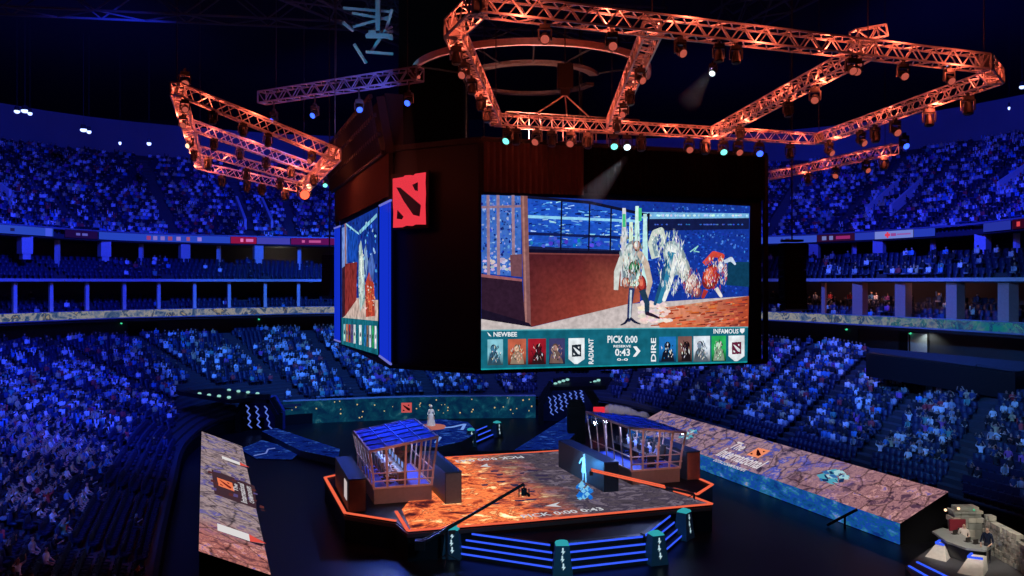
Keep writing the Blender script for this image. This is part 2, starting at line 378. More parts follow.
# ---------------------------------------------------------------- ribbons and boards
t0, t1 = 1.0, Rc.n-.6
m = MB(); curved_box(m, Rc, t0, t1, 110, 10.32, 11.05, -.25, .0)
m2 = led('ribbon_led', [(0,(20,50,90)),(.38,(60,90,140)),(.44,(120,135,170)),(.5,(190,182,175)),(.54,(80,110,150)),(.58,(45,55,100)),(.63,(190,175,150)),(1,(90,150,165))], .7, .55, 1.0,
         stops2=[(0,(10,70,80)),(.42,(20,130,135)),(.5,(30,110,150)),(.56,(20,50,120)),(.62,(60,150,140)),(1,(120,150,110))], split=((1,0,0), 33, 42, 10), detail=8)
led_r = thing('led_ribbon', (0, 104, 10.3), 'long patterned LED ribbon running around the bowl above the lower stands', 'LED board')
m.build('led_face', m2, led_r)
m = MB(); curved_box(m, Rc, t0, t1, 110, 10.2, 10.32, -.28, .03); curved_box(m, Rc, t0, t1, 110, 11.05, 11.12, -.28, .03); m.build('frame', M['steel'], led_r)

def ad_board(px0, px1, col, label, s=.5, marks=None):
    ta, tb = t_at(Uc, px0), t_at(Uc, px1); mid = Uc((ta+tb)/2); r = thing('advertising_board', (mid.x, mid.y, 18.55), label, 'advertising board')
    m = MB(); curved_box(m, Uc, ta, tb, 10, 18.55, 19.4, -.1, .25); m.build('cabinet', M['black'], r)
    m = MB(); curved_box(m, Uc, ta, tb, 10, 18.58, 19.37, -.16, -.1); m.build('lit_face', emit('ad_face', lin(col), s), r)
    for (pa, w, h, c) in marks or []:
        tm = t_at(Uc, pa); tn = t_at(Uc, pa+w); m = MB(); curved_box(m, Uc, tm, tn, 2, 18.97-h/2, 18.97+h/2, -.2, -.16); m.build('mark', emit('ad_mark', lin(c), .9), r)
LR = 'advertising board along the upper left deck front'
ad_board(-30, 52, (52, 88, 235), 'long pale blue '+LR+', at the picture edge', .6, [(9, 4, .3, (30, 30, 90)), (44, 6, .8, (70, 90, 240))])
ad_board(64, 97, (40, 16, 90), 'dark violet '+LR+', left of the long blue one', .5, [(75, 4, .25, (90, 90, 190)), (81, 5, .25, (90, 90, 190))])
ad_board(98, 230, (48, 84, 235), 'longest bright blue '+LR, .6, [(p, 4, .45, c) for p, c in ((146,(150,60,120)),(153,(130,110,200)),(160,(130,110,200)),(168,(150,70,110)),(176,(150,120,210)),(186,(160,80,120)),(197,(150,120,220)))])
ad_board(231, 256, (190, 30, 90), 'red '+LR+', beside the bright blue one', .5, [(240, 3, .4, (235, 120, 190)), (246, 7, .35, (210, 110, 190))])
ad_board(257, 290, (80, 80, 215), 'soft violet blue '+LR, .6)
ad_board(291, 340, (120, 24, 110), 'dim magenta '+LR+', beside the hanging screen', .55, [(302, 3, .3, (200, 90, 160)), (309, 12, .3, (190, 80, 150))])
RR = 'advertising board along the upper right deck front'
ad_board(752, 817, (62, 92, 232), 'bright blue '+RR+', beside the hanging screen', .65, [(781, 3, .3, (40, 40, 120)), (786, 4, .3, (40, 40, 120))])
ad_board(818, 855, (58, 18, 62), 'dark maroon '+RR, .6, [(823, 4, .45, (110, 120, 190)), (830, 4, .45, (110, 120, 190)), (837, 14, .35, (150, 40, 110))])
ad_board(856, 875, (48, 70, 215), 'plain blue '+RR+', left of the white one', .6)
ad_board(876, 914, (128, 145, 238), 'whitish '+RR+' with a small red cross mark', .75, [(886, 5, .28, (225, 60, 90)), (887.6, 2, .62, (225, 60, 90)), (892, 5, .3, (150, 70, 150)), (898, 14, .16, (150, 90, 170))])
ad_board(915, 936, (48, 75, 225), 'plain blue '+RR+', right of the white one', .6)
ad_board(985, 1012, (50, 66, 205), 'lone blue '+RR+', next to a dark gap', .55)
ad_board(1014, 1050, (60, 10, 40), 'dark red '+RR+', at the picture edge', .6, [(1019, 3, .4, (230, 70, 80))])

# perimeter LED board at the far end of the floor
A = Vector((-22.6, 82.9, 0)); B = Vector((-10, 86.2, 0)); Cc = Vector((2.4, 87.0, 0)); fboard = crv([A-Vector((.1,.02,0)), A, B, Cc, Cc+Vector((.1,0,0))])
pb = thing('perimeter_board', (-10, 86.2, 0), 'long low teal LED board along the far edge of the floor', 'LED board')
m = MB(); curved_box(m, fboard, 1, 3, 30, .0, 2.25, -.5, -.3)
m.build('led_face', led('perimeter_led', [(0,(6,32,62)),(.42,(10,52,92)),(.55,(14,75,105)),(.63,(30,105,130)),(.7,(110,150,150)),(1,(170,160,110))], .9, .5, .8), pb)
m = MB(); curved_box(m, fboard, 1, 3, 30, 2.25, 2.36, -.55, -.2); curved_box(m, fboard, 1, 3, 30, 0, 2.3, -.3, -.2); m.build('frame', M['rail'], pb)
q = P(401.4, 402.8, 84.0); m = MB(); emblem(m, q, (1.02, .13, 0), (0, 0, -.98), (0, -1, 0), rough=False)
m.fbox(q+Vector((0,.03,0)), Vector((1.02,.13,0)), Vector((0,.1,0)), Vector((0,0,-.98)), 2)
tag(m.build('emblem_panel', [emit('emblem_soft_red', lin((205, 85, 85)), .9), M['slash'], M['black']], pb), 'small red square emblem with dark diagonal slash')
m = MB(); random.seed(3)
for i in range(46):
    t = 1.02+1.96*R(); a = off(fboard, -.52)(t); z = .3+1.8*R(); m.ball((a.x, a.y, z), .045+.04*R(), 0, 6, 4)
m.build('spark', emit('board_spark', lin((215, 180, 120)), .9), pb)['kind'] = 'stuff'
random.seed(11)

# press gallery parapet on the upper right of the lower stand
pg = thing('press_gallery', (33, 62, 6.8), 'dark solid parapet with a row of desks in the right hand stand', 'parapet')
a = P(866, 352, 66); b = P(1012, 369, 57.5); d = Vector((b.x-a.x, b.y-a.y, 0)).normalized(); nn = Vector((d.y, -d.x, 0))
m = MB(); m.fbox(V2(a, a.z-1.9), V2(b, b.z-2.1)-V2(a, a.z-1.9), -nn*.25, UZ*1.75); m.fbox(V2(b, b.z-2.1), -nn*3.5, d*.2, UZ*1.9); m.build('parapet', M['black'], pg)
m = MB(); m.fbox(V2(a, a.z-.15)-nn*.1, V2(b, b.z-.35)-V2(a, a.z-.15), -nn*.9, UZ*.07); m.build('desk_top', M['black'], pg)

# doors and exit lamps on the concourse wall
fw = off(LO, 1.95)
for i, (px, w, mm, lit) in enumerate(((848, 1.1, 'wall', 0), (914, 1.4, 'pale', 1), (142, 1.6, 'black', 0), (905, .5, 'black', 0))):
    t = t_at(fw, px); p = fw(t); e = (fw(t+.02)-fw(t-.02)); e.z = 0; e.normalize(); m = MB(); s = Vector((-e.y, e.x, 0))
    m.fbox(V2(p, 7.2)-e*w, e*2*w, -s*.06, UZ*2.4, 0); m.fbox(V2(p, 7.2)-e*(w+.12), e*.12, -s*.12, UZ*2.5, 1); m.fbox(V2(p, 7.2)+e*w, e*.12, -s*.12, UZ*2.5, 1); m.fbox(V2(p, 9.6)-e*w, e*2*w, -s*.12, UZ*.12, 1)
    tag(m.build('door_%d' % (i+1), [M[mm], M['dark']], origin=V2(p, 7.2)), kind='structure')
for px, lab in ((848, 'small green exit lamp over the brown door on the right concourse'), (912, 'small green exit lamp over the bright doorway'), (121, 'small pale exit lamp on the dark wall over the left stand'), (258, 'small pale exit lamp on the dark wall near the hanging screen')):
    t = t_at(fw, px); p = off(LO, 1.7)(t); m = MB(); r = thing('exit_lamp', (p.x, p.y, 9.72), lab, 'lamp')
    m.box((p.x, p.y, 9.72), (.35, .2, .22)); m.build('housing', M['dark'], r); m = MB(); m.ball((p.x, p.y, 9.60), .13, 0, 8, 5); m.build('bulb', M['exitg'], r)

# ================================================================ ROOF STEEL
def lattice(mb, p, q, h, w, n, r=.07, mi=0):
    p = Vector(p); q = Vector(q); d = (q-p); s = d.cross(UZ).normalized()*w/2
    ch = [(-1, 0), (1, 0), (0, h)]
    for sx, z in ((-1, 0), (1, 0), (-1, h), (1, h)): mb.bar(p+s*sx+UZ*z, q+s*sx+UZ*z, r*2, None, mi)
    for i in range(n):
        a = p+d*(i/n); b = p+d*((i+1)/n)
        for sx in (-1, 1):
            mb.bar(a+s*sx+UZ*(0 if i % 2 else h), b+s*sx+UZ*(h if i % 2 else 0), r*1.4, None, mi)
        mb.bar(a+s*(1 if i % 2 else -1), b+s*(-1 if i % 2 else 1), r*1.4, None, mi)
        mb.bar(a+s*(1 if i % 2 else -1)+UZ*h, b+s*(-1 if i % 2 else 1)+UZ*h, r*1.4, None, mi)
roof_dim = mat('roof_steel_dim', (.07, .08, .11), .6, .1)
roof_list = [((-48,62,34.5),(14,78,36.5),'long dim roof truss crossing above the left upper stand'),
             ((-30,46,33),(4,60,34),'dim roof truss above the small tilted orange rig'),
             ((-20,38,31),(-6,84,36),'dim roof truss running away behind the cyan lit steel'),
             ((10,44,34),(46,40,33),'dim roof truss above the right end of the big orange rig'),
             ((18,66,36.5),(52,58,35),'dim roof truss crossing above the right upper stand'),
             ((24,36,32),(20,80,37),'dim roof truss running away above the right upper stand')]
for p, q, lab in roof_list:
    m = MB(); n = int((Vector(q)-Vector(p)).length/3.2); lattice(m, p, q, 2.6, 2.2, n, .075)
    for e in (p, q): m.bar(Vector(e)+UZ*2.6, Vector((e[0], e[1], 42.1)), .18)
    tag(m.build('roof_truss', roof_dim, origin=p), lab, 'truss')
# cyan lit node of roof steel
nd = P(378, 36, 46); rn = thing('roof_brace', tuple(nd), 'cyan lit cluster of crossing roof braces at the upper left of centre', 'roof steel')
m = MB(); m.box(nd, (1.3, .2, .22)); m.box(nd+Vector((-.3,0,.1)), (.4, .25, .35)); m.build('gusset', M['steel'], rn)
m = MB()
for a, b in (((353, 27), (392, 16)), ((392, 9), (386, 30)), ((386, 30), (371, 52)), ((366, 52), (393, 54)), ((366, 36), (393, 31)), ((369, 33), (393, 39)), ((343, 22), (353, 31)), ((343, 8), (393, 12)), ((354, 44), (366, 63)), ((352, 13), (390, 20)), ((375, 34), (392, 27)), ((366, 36), (378, 26)), ((380, 33), (392, 36))):
    m.bar(P(*a, 46), P(*b, 46.6), .13)
m.build('brace', M['steel'], rn)
m = MB(); m.bar(nd+UZ*.3, Vector((nd.x, nd.y, 42)), .25); m.build('hanger', M['steel'], rn)
# small downlights under the roof edge on the left
dl0 = None
for i, (px, py, lab) in enumerate(((17, 111.5, 'leftmost small cool downlight under the roof edge'), (25, 111, 'brightest cool downlight under the roof edge at left'), (30, 113.5, 'small downlight just right of the brightest one at left'), (83.5, 130, 'larger downlight of the middle pair under the roof edge'), (89, 131.8, 'smaller downlight of the middle pair under the roof edge'), (120, 143, 'faint downlight left of the last pair'), (149, 143.6, 'downlight under the roof edge left of the orange rig'), (948, 66, 'tiny downlight beside the right corner of the big orange rig'), (1022, 87, 'blue downlight at the right picture edge'), (1009, 108, 'faint downlight below the blue one at the right picture edge'))):
    p = P(px, py, 88)
    if dl0 is None:
        dl0 = thing('downlight', p, lab, 'lamp', None); m = MB(); m.tube(p+UZ*.1, p+UZ*.55, .28, .2); m.tube(p+UZ*.5, Vector((p.x, p.y, 42)), .01, n=4); m.build('can', M['dark'], dl0)
        m = MB(); m.ball(p, (.3, .3, .22), 0, 8, 5); m.build('lens', M['bluewhite'], dl0)
    else:
        r = dup(dl0, p, label=lab); k = (1, 1.35, .8, 1.2, .8, .5, .8, .5, .9, .4)[i]
        r.scale = (k, k, 1)

# ================================================================ LIGHTING TRUSSES
def truss(mb, p, q, w=.5, r=.026, up=UZ, mi=0, pitch=None):
    p = Vector(p); q = Vector(q); d = (q-p); L = d.length; d.normalize(); s = d.cross(up).normalized()*w/2; u = s.cross(d).normalized()*w/2
    cs = [(-1, -1), (1, -1), (1, 1), (-1, 1)]
    for a, b in cs: mb.bar(p+s*a+u*b, q+s*a+u*b, r*2, None, mi)
    n = max(2, int(L/(pitch or w*.8)))
    for i in range(n):
        A = p+d*(L*i/n); B = p+d*(L*(i+1)/n)
        for (a, b), (c, e) in zip(cs, cs[1:]+cs[:1]):
            x, y = ((a, b), (c, e)) if i % 2 else ((c, e), (a, b))
            mb.bar(A+s*x[0]+u*x[1], B+s*y[0]+u*y[1], r*1.3, None, mi)
    for e in (p, q):
        for (a, b), (c, f) in zip(cs, cs[1:]+cs[:1]): mb.bar(e+s*a+u*b, e+s*c+u*f, r*2, None, mi)
def HZ(px, py, z=21.0): return G(px, py, z)
rigA1, rigA2, rigD, rigE, rigB2, rigB1 = HZ(478, 5), HZ(453, 29), HZ(496, 120), HZ(819, 139), HZ(996, 77), HZ(984, 63)
big = thing('lighting_rig', (5, 32, 21), 'big orange lit truss frame hanging in front of the screen block', 'lighting truss')
ORANGE_PTS = []
def beam(parent, p, q, w=.5, step=2.2, light=True, name='truss_beam', mm=None):
    m = MB(); truss(m, p, q, w); o = m.build(name, mm or M['alu'], parent)
    if light:
        n = max(1, int((q-p).length/step))
        for i in range(n): ORANGE_PTS.append((p+(q-p)*((i+.5)/n), 46 if w > .45 else 34))
    return o
X1a, X1b = HZ(652, 30), HZ(612, 124); X2a, X2b = HZ(868, 50), HZ(716, 132)
for p, q in ((rigA1, rigB1), (rigB1, rigB2), (rigB2, rigE), (rigE, rigD), (rigD, rigA2), (rigA2, rigA1), (X1a, X1b), (X2a, X2b)): beam(big, p, q, .47)
cmat = mat('corner_alu', (.3, .28, .28), .5, .3)
for p in (rigA1, rigA2, rigB1, rigB2, rigD, rigE): m = MB(); m.box(p, (.3, .3, .5), 0, .3); m.build('corner_block', cmat, big)
cables(big, [p+UZ*.3 for p in (rigA1, X1a, X2a, rigB1, rigD, X1b, rigE)])
m = MB()
hp = P(565, 88, 37.2); m.box(hp+UZ*.5, (.7, .5, 1.1)); m.box(hp-UZ*.15, (.4, .4, .4)); m.build('hoist', M['dark'], big)
for px, py in ((536, 114), (567, 116), (589, 117)): m = MB(); m.bar(hp-UZ*.3, HZ(px, py, 21.2), .06); m.build('sling', M['alu'], big)
cables(big, [hp+UZ*1], .03)
# short stub truss standing on the front beam and loose steel on it
m = MB(); p = HZ(868, 38, 21.5); truss(m, p-UU*.5, p+UU*.55+UZ*.25, .35, .025); m.build('stub_truss', M['alu'], big)

side = thing('right_truss_beam', (18.4, 49, 21), 'far straight orange truss beam at the right edge of the dark screen block', 'lighting truss')
side.name = 'side_truss'; WORLD['side_truss'] = (18.4, 49, 21)
beam(side, HZ(768, 176), HZ(895, 149), .5)
cables(side, [HZ(790, 171), HZ(885, 151)])

q1, q4, q2, q3 = P(177, 89, 30.3), P(200, 166, 50.0), P(335, 154, 32.1), P(304, 189, 50.5)
left = thing('lighting_rig', (-13, 41, 20), 'smaller tilted orange lit truss frame hanging over the left stand', 'lighting truss')
for p, q in ((q1, q4), (q2, q3), (q1, q2), (q4, q3)): beam(left, p, q, .44, 1.6)
qa, qb, qc, qd = q1.lerp(q4, .33), q2.lerp(q3, .38), q1.lerp(q4, .68), q2.lerp(q3, .7)
beam(left, qa, qb, .42, 1.6); beam(left, qc, qd, .42, 2.2)
cables(left, [q1, q2, q3, q4])

bt0, bt1 = P(262, 98, 36.5), P(420, 74, 32.3)
blue = thing('blue_truss', tuple((bt0+bt1)/2), 'straight blue lit truss bar between the two orange rigs', 'lighting truss')
beam(blue, bt0, bt1, .48, light=False, mm=mat('blue_lit_truss', (.22, .25, .42), .45, .3))  # aluminium bar with the blue light put into its colour
cables(blue, [bt0.lerp(bt1, k) for k in (.1, .5, .93)])

# round ring truss over the screen block
rc = Vector((1.1, 48, 25.8)); ring = thing('ring_truss', tuple(rc), 'pinkish curved ring hanging above the screen block', 'ring truss')
def ring_mesh(c, r0, r1, z0, z1, a0, a1, n, mi=0, m=None):
    m = m or MB(); vs = []
    for i in range(n+1):
        a = a0+(a1-a0)*i/n
        for r, z in ((r0, z0), (r1, z0), (r1, z1), (r0, z1)): vs.append((c[0]+r*math.cos(a), c[1]+r*math.sin(a), c[2]+z))
    fs = [(4*i+j, 4*i+(j+1) % 4, 4*i+4+(j+1) % 4, 4*i+4+j) for i in range(n) for j in range(4)] + [(0,1,2,3), (4*n+3,4*n+2,4*n+1,4*n)]
    return m.add(vs, fs, mi)
rm = mat('pink_lit_ring_metal', (.75, .52, .50), .5, .1)  # pink cast of the orange light put into the metal colour
ring_mesh(rc, 6.6, 6.78, -.15, .2, PI*.98, 2.02*PI, 48).build('ring', rm, ring)
ring_mesh(rc, 3.4, 3.9, -.3, -.12, PI*.1, 1.9*PI, 40).build('inner_ring', mat('dull_ring', (.2, .15, .14), .6), ring)
m = MB()
for a in (1.1, 1.35, 1.5, 1.65, 1.9):
    c = rc+Vector((math.cos(a*PI), math.sin(a*PI), 0))*6.68; m.bar(c, rc+UZ*3, .06); m.bar(rc+Vector((math.cos(a*PI), math.sin(a*PI), 0))*3.6-UZ*.2, c, .08)
m.bar(rc+UZ*3, Vector((rc.x, rc.y, 42)), .2); m.build('spoke', M['dark'], ring)

# ---------------------------------------------------------------- moving heads: origin at the clamp, hanging down
def make_head(name, lens, label, tilt=.35):
    r = thing(name, (0, 0, 0), label, 'stage light')
    m = MB(); m.box((0, 0, -.02), (.08, .2, .14)); m.box((0, 0, -.14), (.34, .26, .12)); m.build('base', M['dark'], r)
    m = MB(); m.box((0, 0, -.22), (.4, .12, .05)); m.box((-.2, 0, -.38), (.045, .13, .34)); m.box((.2, 0, -.38), (.045, .13, .34)); m.build('yoke', M['dark'], r)
    R3 = Matrix.Translation((0, 0, -.47)) @ Matrix.Rotation(-tilt, 4, 'X')
    m = MB(); m.M = R3; m.tube((0, 0, .2), (0, 0, -.05), .12, .16, 10); m.tube((0, 0, -.05), (0, 0, -.2), .16, .17, 10); m.build('head', M['dark'], r)
    m = MB(); m.M = R3; m.tube((0, 0, -.18), (0, 0, -.235), .155, .12, 12); m.build('lens', lens, r)
    return r
protos = {}
def head(kind, p, rot, label, group=None, k=1.0):
    ls, tl = {'amber': (M['lens'], 1.0), 'dark': (M['dark'], .2), 'cyan': (M['greenlamp'], .9), 'white': (M['bulb'], .9), 'blue': (M['bluelamp'], 1.0), 'hot': (M['hot'], 1.3), 'warm': (M['warmbulb'], 1.2)}[kind]
    if kind not in protos:
        protos[kind] = make_head('moving_head', ls, label, tl); r = protos[kind]; r.location = p; r.rotation_euler = (0, 0, rot); tag(r, label, None, group)
    else: r = dup(protos[kind], p, (0, 0, rot), label, group)
    k *= .82; r.scale = (k, k, k); return r
def along(p, q, px):
    lo, hi = 0.0, 1.0; s = 1 if px_of(q) > px_of(p) else -1
    for _ in range(40):
        md = (lo+hi)/2
        if (px_of(p.lerp(q, md))-px)*s < 0: lo = md
        else: hi = md
    return p.lerp(q, lo)
ORD = ['first', 'second', 'third', 'fourth', 'fifth', 'sixth', 'seventh', 'eighth', 'ninth', 'tenth', 'eleventh', 'twelfth', 'thirteenth', 'fourteenth', 'fifteenth']
def row_heads(p, q, lst, where, group, k=1.1, drop=.26):
    for i, (px, kind) in enumerate(lst):
        a = along(p, q, px)-UZ*drop
        nm = {'amber': 'amber lensed', 'dark': 'dark', 'cyan': 'cyan lit', 'white': 'white lit', 'blue': 'blue lit', 'hot': 'glaring orange', 'warm': 'warm lit'}[kind]
        pos = ORD[i]+' from the left' if len(lst) > 1 else 'only one'
        head(kind, a, (R()-.5)*1.2, '%s moving head, %s under %s' % (nm, pos.replace(' from the left', '' if 'cross beam' in where else ' from left'), where.replace('the big orange rig', 'big orange rig').replace('the tilted left rig', 'tilted left rig')), group, k)
row_heads(rigA1, rigB1, [(545,'amber'),(612,'amber'),(680,'amber'),(719,'dark'),(736,'dark'),(851,'amber'),(857,'amber'),(903,'amber'),(949,'amber')], 'the front beam of the big orange rig', 'moving heads on the big orange rig', 1.0)
row_heads(rigA2, rigD, [(456,'dark'),(464,'amber'),(472,'dark'),(481,'dark'),(487,'dark')], 'the left beam of the big orange rig', 'moving heads on the big orange rig', 1.0)
row_heads(X1b, X1a, [(617,'dark'),(624,'amber'),(630,'dark'),(640,'amber')], 'left cross beam of the big orange rig', 'moving heads on the big orange rig', 1.0)
row_heads(X2b, X2a, [(740,'dark'),(788,'dark'),(815,'amber')], 'right cross beam of the big orange rig', 'moving heads on the big orange rig', 1.1)
row_heads(rigD, rigE, [(508,'cyan'),(516,'dark'),(537,'amber'),(552,'dark'),(571,'amber'),(588,'dark'),(614,'cyan'),(627,'white'),(641,'dark'),(689,'amber'),(705,'dark'),(723,'cyan'),(738,'amber'),(759,'blue'),(790,'dark')], 'the rear beam of the big orange rig', 'moving heads on the big orange rig', 1.35)
row_heads(rigE, rigB2, [(829,'amber'),(861,'amber'),(875,'dark'),(895,'amber'),(929,'dark'),(968,'dark')], 'the right beam of the big orange rig', 'moving heads on the big orange rig', 1.3)
row_heads(HZ(768,176), HZ(895,149), [(808,'dark'),(836,'amber'),(866,'amber'),(884,'dark')], 'the far orange beam by the line array', 'moving heads on the far beam', 1.3)
row_heads(q1, q2, [(185,'amber'),(213,'dark'),(243,'dark'),(268,'dark'),(312,'amber')], 'the front beam of the tilted left rig', 'moving heads on the tilted left rig', .95, .2)
row_heads(qa, qb, [(214,'dark'),(240,'dark'),(266,'dark'),(291,'dark'),(314,'dark')], 'the second beam of the tilted left rig', 'moving heads on the tilted left rig', 1.0, .2)
row_heads(qc, qd, [(208,'dark'),(246,'dark'),(280,'dark')], 'the third beam of the tilted left rig', 'moving heads on the tilted left rig', 1.2, .2)
row_heads(q4, q3, [(222,'dark'),(247,'dark'),(262,'dark'),(285,'dark')], 'the rear beam of the tilted left rig', 'moving heads on the tilted left rig', 1.3, .2)
row_heads(q1, q4, [(183,'amber'),(190,'warm'),(194,'dark')], 'the outer edge beam of the tilted left rig', 'moving heads on the tilted left rig', 1.0, .2)
hot_p = P(304, 187, 48.5)
head('hot', hot_p+UZ*.5, .35, 'glaring orange moving head at the far corner of the tilted left rig', None, 2.3)
head('warm', P(309, 178, 46), .3, 'warm lit moving head just above the glaring orange one', None, 1.1)
head('cyan', P(325, 176, 42), .3, 'cyan lit moving head at the inner edge of the tilted left rig', None, 1.0)
row_heads(bt0, bt1, [(274,'blue'),(315,'blue'),(359,'blue'),(409,'blue')], 'the straight blue truss bar', 'blue lamps on the straight truss', 1.05, .6)
for px in (274, 315, 359, 409):
    p = along(bt0, bt1, px); m = MB(); m.tube(p-UZ*.2, p-UZ*.6, .03, n=6)
    tag(m.build('drop_pipe', M['dark'], blue), None)
head('amber', P(415, 66, 32.5), 1.2, 'small lamp clamped on top of the right end of the blue truss', None, 1.0)
head('amber', HZ(185, 70, 22.2), .4, 'round lamp standing above the outer corner of the tilted left rig', None, 1.2)
head('white', P(713, 62, 40), -.5, 'white lit moving head aiming a beam between the two cross beams', None, 1.2)
head('blue', P(904, 134, 40), .2, 'blue lit moving head below the right beam of the big orange rig', None, 1.3)
for i, p in enumerate((rigD, rigB2, HZ(900,147), q2)): pass

# ================================================================ HANGING SCREEN BLOCK
M0, M1, L1, L0 = Vector((-1.42, 38.4, 0)), Vector((13.05, 43.25, 0)), Vector((-5.9, 41.0, 0)), Vector((-12.2, 58.8, 0))
hull = [M0, M1, Vector((7.4, 60.0, 0)), Vector((-6, 64, 0)), L0, L1]
cube = thing('screen_block', (1, 50, 9.9), 'huge black hanging block with video screens on its sides above the stage', 'scoreboard')
ctr = Vector((1.0, 50.0, 0))
inn = [ctr+(p-ctr)*.985 for p in hull]
m = MB(); m.prism([(p.x, p.y) for p in inn], 9.95, 20.6); m.build('housing', M['black'], cube)
m = MB(); fr = [ctr+(p-ctr)*1.0 for p in hull]
for a, b in zip(fr, fr[1:]+fr[:1]): m.bar(V2(a, 9.9), V2(b, 9.9), .25, .2); m.bar(V2(a, 20.5), V2(b, 20.5), .25, .25)
for a in fr: m.bar(V2(a, 9.9), V2(a, 20.5), .22)
m.build('edge_frame', M['black'], cube)
# brown pleated drapes above the screens
def pleats(m, a, b, z0, z1, n, amp, out):
    a = Vector(a); b = Vector(b); d = b-a; nn = Vector((d.y, -d.x, 0)).normalized(); vs = []
    for i in range(n+1):
        for j in (0, 1): vs.append(V2(a+d*(i/n)+nn*(out+amp*(1 if i % 2 else 0)), (z0, z1)[j]))
    m.add(vs, [(2*i, 2*i+2, 2*i+3, 2*i+1) for i in range(n)])
m = MB(); pleats(m, M0+UU*.1, M0+UU*5.0, 18.1, 20.4, 34, .12, .12); m.build('drape', M['drape'], cube)
m = MB(); pleats(m, M0+UU*5.0, M1-UU*.1, 18.2, 20.4, 60, .1, .12); m.build('drape', mat('black_drape', (.003, .003, .004), 1.0, spec=.05), cube)
ld = (L0-L1).normalized(); ln = Vector((ld.y, -ld.x, 0)); ln = ln if ln.x < 0 else -ln
m = MB(); pleats(m, L0, L1, 18.15, 20.3, 90, .12, .12); m.build('drape', M['drape'], cube)
m = MB()
for k in range(30):
    p = L1.lerp(L0, (k+.5)/30)+ln*.5; m.bar(V2(p, 20.3), V2(p+ln*.5, 23.0), .12)
for z, o in ((20.3, .4), (21.2, .6), (22.1, .8), (23.0, 1.0)): m.bar(V2(L1+ln*o, z), V2(L0+ln*o, z), .16, .2)
m.bar(V2(L1+ln*.0, 20.3), V2(L1+ln*.5, 23), .4); m.bar(V2(L0, 20.3), V2(L0+ln*.5, 23), .4)
m.fbox(V2(L1-ln*.6, 20.3), L0-L1, ln*.9, UZ*2.9)
m.build('cornice', mat('cornice_brown', (.022, .015, .016), .8), cube)
m = MB()
for k in range(13):
    p = (M0+UU*(2+k*.6))+VV*2.5; m.bar(V2(p, 20.6), V2(p, 22.4), .06)
for z in (20.9, 21.6, 22.4): m.bar(V2(M0+UU*2+VV*2.5, z), V2(M0+UU*9.2+VV*2.5, z), .06)
m.build('catwalk_rail', mat('brown_rail', (.2, .1, .08), .6), cube)
m = MB(); m.prism([(-7.4, 54.8), (-3.2, 54.6), (-3, 58), (-7.6, 58.5)], 20.6, 41.9); m.build('dark_roof_mass', mat('shade_black', (.003, .003, .004), 1.0, spec=.03), cube)  # added black mass standing for the dark background below the roof
cables(cube, [V2(ctr+Vector((a*14-7, b*14-7, 0)), 20.6) for a, b in ((.25, .2), (.7, .3), (.3, .8), (.75, .8))], .05)

class Plane:                                     # a vertical screen plane between two plan points, facing the seats
    def __init__(s, a, b, outw):
        s.a = Vector(a); s.d = (Vector(b)-s.a); s.d.z = 0; s.d.normalize(); s.n = Vector(outw).normalized(); s.o = s.a+s.n*.12
    def pt(s, px, py, k=0.0):
        o = s.o+s.n*k; gx = (px-512)/F; nx, ny = s.n.x, s.n.y
        Y = (nx*o.x+ny*o.y)/(nx*gx+ny); return P(px, py, Y)
    def poly(s, m, pts, col, k): m.add([s.pt(x, y, .012*k) for x, y in pts], [tuple(range(len(pts)))], 0, col)
    def grad(s, m, pts, cols, k):
        b = len(m.v); s.poly(m, pts, None, k)
        for i, c in enumerate(cols): m.c[b+i] = lin(c)
    def text(s, m, st, x0, y0, x1, y1, k=6, col=None, mi=0):
        # x0,y0 lower left; x1,y1 upper right
        a = s.pt(x0, y0, .012*k); b = s.pt(x1, y0, .012*k); c = s.pt(x0, y1, .012*k); b.z = a.z+(b.z-a.z); put_text(m, st, a, b-a, c-a, mi, col)
PM = Plane(M0, M1, Vector((UU.y, -UU.x, 0)))
PM.n = Vector(((M1-M0).y, -(M1-M0).x, 0)).normalized(); PM.o = M0+PM.n*.12
PL = Plane(L1, L0, ln)
scr_mat = attr_emit('screen_picture', 1.0, .2, 5); scr2 = attr_emit('screen_glow', 1.0, .5, 2.2)
def blob(pl, m, cx, cy, rx, ry, col, k, n=7):
    a0 = R()*6; pl.poly(m, [(cx+rx*(.7+.5*R())*math.cos(a0+2*PI*i/n), cy+ry*(.7+.5*R())*math.sin(a0+2*PI*i/n)) for i in range(n)], lin(col), k)
def jig(c, d): return tuple(max(0, min(255, x+random.randint(-d, d))) for x in c)
def splat(pl, m, cx, cy, rx, ry, n, pal, r0, r1, k):
    for i in range(n):
        a = R()*2*PI; q = math.sqrt(R()); blob(pl, m, cx+rx*q*math.cos(a), cy+ry*q*math.sin(a), r0+(r1-r0)*R(), (r0+(r1-r0)*R())*1.5, jig(random.choice(pal), 18), k+.05*i/n*4+.001*i, 6)
m = MB(); w = PM.poly
w(m, [(481.5,194.5),(750,206),(747.3,362.5),(481,370)], lin((20,52,150)), 0)
